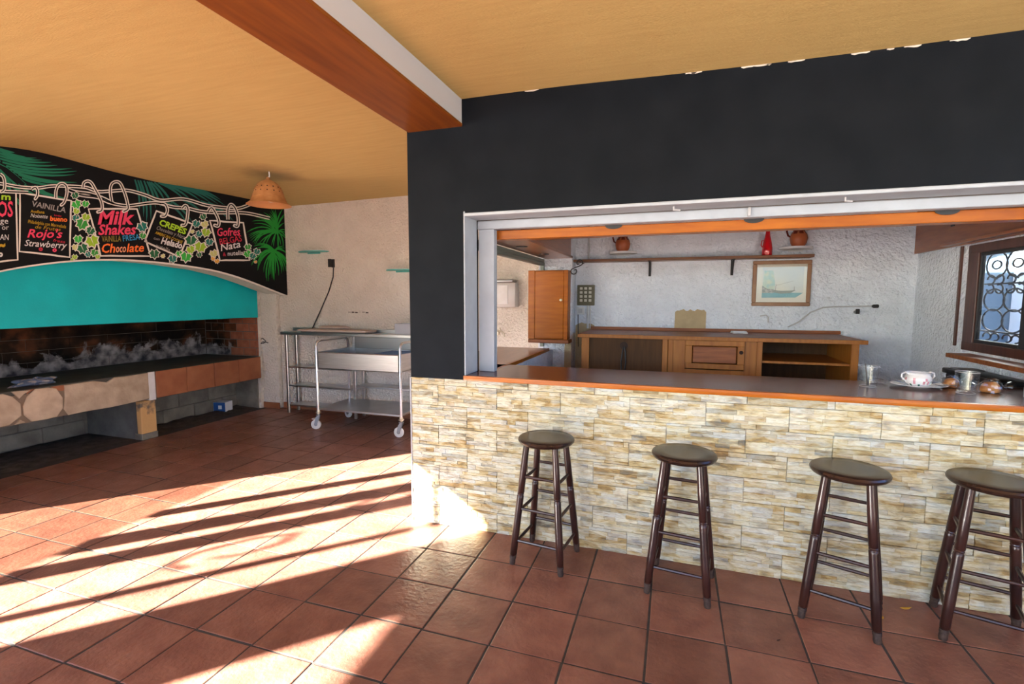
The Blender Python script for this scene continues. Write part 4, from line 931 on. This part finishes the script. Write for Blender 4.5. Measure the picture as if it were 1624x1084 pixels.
g = G(); g.tube([(ix0+.11, 5.1835, 1.64), (ix0+.12, 5.1835, 1.70)], .002, 4); g.tube([(ix0+.27, 5.1835, 1.64), (ix0+.272, 5.1835, 1.68)], .002, 4); g.tube([(ix0+.12, 5.1835, 1.69), (ix0+.26, 5.1835, 1.73)], .0012, 4); g.build('painted_rigging', M['pine_dark'], pc)
g = G(); g.box(px0+.032, px1-.032, 5.178, 5.180, pz0+.032, pz1-.032); g.build('glass', M['picglass'], pc)

# keypad panel, switch, conduit, bare plaster
kp = thing('button_panel', 'olive wall panel with twelve pale square buttons beside the pier', 'panel', (-.89, 5.2, 1.5))
g = G(); g.box(-.985, -.80, 5.172, 5.2, 1.492, 1.708, .008, 2); g.build('plate', M['olive'], kp)
b0 = None
for r in range(4):
    for c in range(3):
        x, z = -.940+c*.047, 1.545+r*.042
        if b0 is None:
            g = G(); g.box(-.014, .014, -.006, .004, -.013, .013, .002); b0 = g.build('button', M['button'], kp, wloc=False); o = b0
        else: o = inst(b0, 'button', kp)
        o.location = Vector((x, 5.17, z))-kp.location
sw = thing('light_switch', 'white square wall switch below the olive button panel', 'switch', (-.945, 5.2, 1.43))
g = G(); g.box(-.99, -.905, 5.182, 5.2, 1.395, 1.475, .006, 2); g.build('plate', M['white'], sw)
g = G(); g.box(-.968, -.928, 5.176, 5.184, 1.412, 1.458, .002); g.build('rocker', M['beam_white'], sw)
g = G(); g.tube([(-.87, 5.19, 1.49), (-.87, 5.19, 1.25)], .011, 8); g.tube([(-.845, 5.192, 1.49), (-.845, 5.192, 1.25)], .006, 6); tag(g.build('conduit', M['white']), 'white conduit running down from the olive button panel', 'conduit')
g = G(); g.tube([(-.975, 5.195, 1.40), (-.972, 5.195, 1.25), (-.968, 5.195, 1.05)], .005, 6); tag(g.build('wire', M['blackplastic']), 'thin dark wire hanging below the white switch', 'wire')
def patchgeo(x0, x1, z0, z1, n=14):
    P = [(x0+(x1-x0)*i/n, z1+random.uniform(-.012, .012)) for i in range(n+1)]
    return [(x0, z0)]+[(P[0][0]+.004, z1-.02)]+P[1:-1]+[(x1, z1-.02), (x1, z0)]
g = G(); g.prism([(x, 5.2, z) for x, z in patchgeo(.005, .30, 1.25, 1.452)], (0, -.004, 0)); tag(g.build('plaster_patch', M['patch']), 'square of bare yellowish plaster above the pine cabinet', 'plaster')
g = G(); g.prism([(x, 4.998, z) for x, z in patchgeo(-1.08, -1.006, .5, 1.10, 6)], (0, -.004, 0)); g.prism([(x, 5.2, z) for x, z in patchgeo(-1.004, -.80, .5, 1.30, 6)], (0, -.004, 0)); tag(g.build('plaster_patch', M['patch']), 'bare ochre plaster at the foot of the pier corner', 'plaster')
# hose, valve
g = G(); g.tube([(1.02, 5.185, 1.30), (1.10, 5.18, 1.345), (1.20, 5.18, 1.44), (1.30, 5.18, 1.486), (1.40, 5.18, 1.494), (1.70, 5.18, 1.500)], [.006]*6, 7); ho = g.build('hose', M['beam_white']); tag(ho, 'thin grey hose curving along back wall to a black nozzle', 'hose')
g = G(); g.tube([(1.675, 5.18, 1.499), (1.69, 5.18, 1.4995), (1.725, 5.18, 1.501), (1.73, 5.18, 1.501)], [.008, .016, .016, .008], 10); g.build('nozzle', M['blackplastic'], ho)
vt = thing('stop_valve', 'small black stop valve sticking out below the hose', 'valve', (1.56, 5.2, 1.44))
g = G(); g.tube([(1.56, 5.2, 1.445), (1.56, 5.15, 1.445)], .016, 10); g.build('body', M['steel_dark'], vt)
g = G(); g.box(1.545, 1.575, 5.135, 5.15, 1.43, 1.475, .004); g.build('lever', M['blackplastic'], vt)
g = G(); g.tube([(.78, 5.19, 1.40), (.83, 5.185, 1.41), (.85, 5.18, 1.39), (.85, 5.185, 1.34)], .006, 6); tag(g.build('wall_hook', M['beam_white']), 'small pale hook on wall under the framed picture', 'hook')

# ------------------------------------------------------------------ pine back-bar cabinet
cb = thing('back_bar_cabinet', 'honey pine back bar cabinet with panelled door and open shelf', 'cabinet', (.3, 4.75, 0))
ZT = 1.243; YF = 4.45
g = G(); g.box(-.83, 1.425, YF-.02, 5.18, ZT-.028, ZT, .004); g.build('top_board', M['pine_red'], cb)
g = G(); g.box(-.83, 1.425, YF-.03, YF-.02, ZT-.030, ZT+.002, .002); g.build('top_edge', M['pine'], cb)
g = G(); g.box(-.83, 1.44, 5.14, 5.175, ZT, ZT+.03, .003); g.build('back_rail', M['pine_red'], cb)
for x0, x1 in ((-.80, -.73), (-.09, -.045), (-.04, 0.0), (.655, .70), (1.325, 1.378)):
    g = G(); g.box(x0, x1, YF, YF+.05, 0, ZT-.028, .003); g.build('post', M['pine'], cb)
for x in (-.78, -.06, .67, 1.34):
    g = G(); g.box(x, x+.02, YF+.05, 5.16, .05, ZT-.028); g.build('side_panel', M['pine'], cb)
g = G(); g.box(-.8, 1.378, 5.15, 5.165, .05, ZT-.028); g.build('back_panel', M['pine_dark'], cb)
g = G(); g.box(-.73, -.09, YF+.02, YF+.035, .1, ZT-.028); fpn = g.build('front_panel', M['pine_dark'], cb, label='dark veneer panel with a cable hole')
g = G(); g.lathe([(0, -.004), (.035, -.004), (.035, .004), (0, .004)], (-.42, YF+.018, 1.145), 16, M=Matrix.Rotation(R(90), 4, 'X')); g.build('cable_hole', M['hole'], fpn)
g = G(); g.tube([(-.42, YF+.02, 1.14), (-.43, YF-.0, 1.10), (-.44, YF, 1.0), (-.435, YF, .9)], .006, 6); g.tube([(-.42, YF+.02, 1.14), (-.405, YF-.002, 1.09), (-.40, YF, 1.0), (-.41, YF, .9)], .006, 6); g.build('cables', M['blackplastic'], fpn)
# door bay
g = G(); g.box(0, .10, YF+.008, YF+.03, .1, ZT-.028); g.box(.565, .655, YF+.008, YF+.03, .1, ZT-.028); g.box(.10, .565, YF+.008, YF+.03, .1, .96); g.build('door_surround', M['pine'], cb)
dr = [(.10, .565, .970, 1.212)]
x0, x1, z0, z1 = dr[0]
g = G(); g.box(x0, x1, YF-.012, YF+.008, z0, z0+.045, .003); g.box(x0, x1, YF-.012, YF+.008, z1-.045, z1, .003); g.box(x0, x0+.055, YF-.012, YF+.008, z0+.045, z1-.045, .003); g.box(x1-.055, x1, YF-.012, YF+.008, z0+.045, z1-.045, .003)
dd = g.build('door', M['pine'], cb, label='small raised panel door lighter than the carcass')
g = G(); g.box(x0+.06, x1-.06, YF-.004, YF+.008, z0+.05, z1-.05, .006); g.build('panel', M['pine_red'], dd)
g = G(); g.lathe([(0, 0), (.014, .002), (.016, .014), (0, .022)], (x1-.028, YF-.012, 1.12), 12, M=Matrix.Rotation(R(90), 4, 'X')); g.build('knob', M['hole'], dd)
g = G(); g.box(.70, 1.325, YF+.02, 5.15, 1.035, 1.055, .002); g.build('shelf', M['pine'], cb)
g = G(); g.box(.70, 1.325, YF+.02, 5.15, .70, .72, .002); g.build('shelf', M['pine'], cb)
cd = thing('booklet', 'white folded card lying on the pine cabinet top', 'card', (.58, 5.0, ZT), R(8))
lbox(cd, 'lower_leaf', (.13, .10, .012), M['white']); lbox(cd, 'upper_leaf', (.12, .09, .008), M['box_white'], (0, .005, .012))

# ------------------------------------------------------------------ small things on the counter
CZ = 1.0565
def tumbler(x, y, s, lab):
    t = thing('tumbler', lab, 'glass', (x, y, CZ))
    g = G(); g.lathe([(0, 0), (.030*s, 0), (.033*s, .004), (.040*s, .09*s), (.0385*s, .091*s), (.0315*s, .014), (.028*s, .011), (0, .011)], (0, 0, 0), 28); gb_ = g.build('glass_body', M['glass'], t, wloc=False)
    for rr, zz in ((.0393*s, .0905*s), (.0312*s, .003)):
        g = G(); g.tube([(rr*math.cos(2*math.pi*k/30), rr*math.sin(2*math.pi*k/30), zz) for k in range(30)], .0011, 5, closed=True); g.build('rim', M['glass_rim_glint'], gb_, wloc=False)  # glint rings along lip and foot of the tumbler
    return t
t = tumbler(1.085, 3.335, 1.32, 'clear glass tumbler with a spoon in it, on the bar top')
g = G(); g.tube([(1.088, 3.34, CZ+.014), (1.084, 3.335, CZ+.02), (1.072, 3.325, CZ+.08), (1.062, 3.318, CZ+.135)], [.008, .005, .003, .0038], 6); tag(g.build('teaspoon', M['steel_dark']), 'teaspoon standing in the left glass tumbler', 'spoon')
tumbler(1.512, 3.255, 1.30, 'clear glass tumbler in front of the wrapped buns')
pt = thing('saucer', 'white oval saucer with blue rim motif under the sugar bowl', 'saucer', (1.365, 3.42, CZ), R(15)); pt.scale = (1.1, 1.1, 1)
g = G(); g.lathe([(0, 0), (.055, 0), (.06, .004), (.13, .016), (.132, .019), (.128, .020), (.06, .009), (0, .007)], (0, 0, 0), 40, pick=lambda i, j: (2 if (i == 5 and j % 10 in (2, 3)) else 0), M=Matrix.Diagonal((1, .80, 1, 1))); g.build('dish', [M['porcelain'], M['pink'], M['bluedec']], pt, wloc=False)
sb_ = thing('sugar_bowl', 'white two-handled porcelain bowl with floral decoration on saucer', 'bowl', (1.36, 3.425, CZ+.0075), R(20)); sb_.scale = (1.2, 1.2, 1.15)
random.seed(5)
pickset = {(1, j): random.choice((0, 0, 0, 3)) for j in range(36)}; pickset.update({(2, j): random.choice((0, 0, 1, 2, 3, 3)) for j in range(36) if j % 2}); pickset.update({(3, j): random.choice((0, 0, 0, 0, 1)) for j in range(36)})
g = G(); g.lathe([(0, 0), (.038, 0), (.050, .012), (.056, .028), (.054, .042), (.047, .056), (.050, .066), (.047, .066), (.044, .056), (.050, .040), (.046, .014), (0, .006)], (0, 0, 0), 36, pick=lambda i, j: pickset.get((i, j), 0)); g.build('bowl', [M['porcelain'], M['pink'], M['bluedec'], M['greendec']], sb_, wloc=False)
for s in (-1, 1):
    g = G(); g.tube([(s*.045, 0, .058), (s*.062, 0, .068), (s*.08, 0, .060), (s*.082, 0, .045), (s*.070, 0, .030), (s*.053, 0, .022)], .0042, 8); g.build('handle', M['porcelain'], sb_, wloc=False)
sp = thing('coffee_spoon', 'small dark spoon lying on the saucer rim', 'spoon', (1.435, 3.36, CZ+.018), R(-25))
g = G(); blob(g, (0, 0, .006), .020, .012, .004, 0, 14, 6, flat_bottom=False); g.build('bowl', M['steel_dark'], sp, wloc=False)
g = G(); g.tube([(.018, 0, .006), (.05, .002, .010), (.075, .004, .008)], [.002, .0022, .003], 6); g.build('stem', M['steel_dark'], sp, wloc=False)
def bun(x, y, s, lab, a):
    t = thing('wrapped_bun', lab, 'bun', (x, y, CZ), a)
    g = G(); blob(g, (0, 0, .022*s), .045*s, .034*s, .034*s, .10, 20, 10); g.build('bun', M['bun'], t, wloc=False)
    g = G(); blob(g, (0, 0, .026*s), .058*s, .044*s, .042*s, .28, 24, 12)
    for sx in (-1, 1):
        pr_ = [(.045*s, .008), (.062*s, .005), (.09*s, .024), (.105*s, .030)]
        g.lathe([(r, z) for z, r in pr_], (0, 0, .03*s), 14, M=Matrix.Rotation(sx*R(90), 4, 'Y') @ Matrix.Rotation(0, 4, 'Z'))
    g.build('film_wrapper', M['film'], t, wloc=False, smooth=10)
random.seed(8)
bun(1.535, 3.46, .95, 'wrapped bun behind the larger glass tumbler', R(25)); bun(1.655, 3.335, 1.05, 'wrapped bun right of the larger glass tumbler', R(15))
g = G(); random.seed(4); blob(g, (1.185, 3.50, CZ+.012), .05, .028, .014, .5, 18, 8); tag(g.build('torn_wrapper', M['film']), 'torn clear wrapper lying beside the left tumbler', 'wrapper')

# ------------------------------------------------------------------ bar stools
def make_stool(lab):
    t = thing('bar_stool', lab, 'stool', (0, 0, 0), 0, 'bar stools along the stone bar front')
    g = G(); g.lathe([(0, .714), (.145, .714), (.158, .718), (.166, .727), (.168, .736), (.163, .745), (.152, .750), (.10, .7485), (0, .748)], (0, 0, 0), 40); g.build('seat', M['stool_seat'], t, wloc=False)
    def L(sx, sy, z):
        k = z/.72; return Vector((sx*(.152+(.088-.152)*k), sy*(.152+(.088-.152)*k), z))
    for sx, sy in ((-1, -1), (1, -1), (1, 1), (-1, 1)):
        zs = [(.0, .015), (.012, .018), (.035, .0165), (.037, .019), (.052, .019), (.054, .0165), (.060, .0205), (.20, .0215), (.40, .0205), (.412, .0205), (.415, .0180), (.419, .0180), (.422, .0205), (.428, .0180), (.432, .0205), (.58, .0200), (.716, .0175)]
        g = G(); g.tube([L(sx, sy, z) for z, r in zs], [r for z, r in zs], 14)
        for f in g.bm.faces:
            if max(v.co.z for v in f.verts) < .056: f.material_index = 1
        g.build('leg', [M['stool'], M['stool_foot']], t, wloc=False, smooth=50)
    for (a, b), zz in ((((-1, -1), (1, -1)), (.525, .335, .145)), (((1, -1), (1, 1)), (.505, .315, .125)), (((1, 1), (-1, 1)), (.555, .362, .172)), (((-1, 1), (-1, -1)), (.505, .315, .125))):
        for z in zz:
            p, q = L(*a, z), L(*b, z); g = G(); mid = (p+q)/2
            g.tube([p, p.lerp(q, .1), mid, p.lerp(q, .9), q], [.007, .0085, .0098, .0085, .007], 8); g.build('rung', M['stool'], t, wloc=False)
    return t
def copy_tree(o, lab):
    c = o.copy(); COL.objects.link(c); c['label'] = lab
    for ch in o.children:
        d = ch.copy(); COL.objects.link(d); d.parent = c
    return c
s0 = make_stool('dark wooden bar stool nearest the sunlit corner of the stone wall')
stools = [(s0, -.700, 2.766, -7)]
for lab, x, y, a in (('second dark bar stool from the sunlit stone corner', .072, 2.724, -7), ('third dark bar stool from the sunlit corner, below the spoon glass', .831, 2.716, -19), ('rightmost dark bar stool, nearest the wrapped buns', 1.407, 2.749, -16)):
    stools.append((copy_tree(s0, lab), x, y, a))
for o, x, y, a in stools: o.location = (x, y, 0); o.rotation_euler = (0, 0, R(a))
# dry leaf bits on the floor
for x, y, a, s, lab in ((1.16, 2.865, .3, .030, 'curled yellow dry leaf by the stone wall near rightmost stool'), (1.02, 2.74, 1.2, .014, 'tiny yellow leaf scrap between the third and fourth stools'), (.50, 2.40, .6, .012, 'tiny dark scrap on tile in front of the third stool')):
    g = G(); c, s_ = math.cos(a), math.sin(a)
    P = [(-1, 0, .1), (-.4, .3, .02), (.3, .28, .02), (1, .05, .2), (.3, -.25, .05), (-.4, -.28, .05)]
    g.prism([(x+(u*c-v*s_)*s, y+(u*s_+v*c)*s, .001+w*s) for u, v, w in P], (0, 0, .0015)); tag(g.build('dry_leaf', M['drywood'] if s > .013 else M['hole']), lab, 'leaf')

# ------------------------------------------------------------------ outdoors
g = G(); g.box(-60, 60, -60, 60, -.30, -.125); struct(g, 'ground', M['paving'])
g = G()
hx = lambda px: on_x(px, 500, 0) if 0 else None
g.box(2.6, 3.25, 7.4, 7.7, -.12, 4.2); g.box(3.95, 9, 7.4, 7.7, -.12, 4.2)
P = [(3.25, 2.0)]+[(3.60-.35*math.cos(math.pi*k/10), 2.0+.30*math.sin(math.pi*k/10)) for k in range(11)]+[(3.95, 2.0), (3.95, 4.2), (3.25, 4.2)]
g.prism([(x, 7.4, z) for x, z in P[1:-3]+P[-2:]], (0, .3, 0))
struct(g, 'wall_garden', M['outwall'], smooth=0)
g = G(); g.box(3.2, 4.0, 7.72, 7.78, -.12, 2.4); struct(g, 'door_1', M['door_blue'])
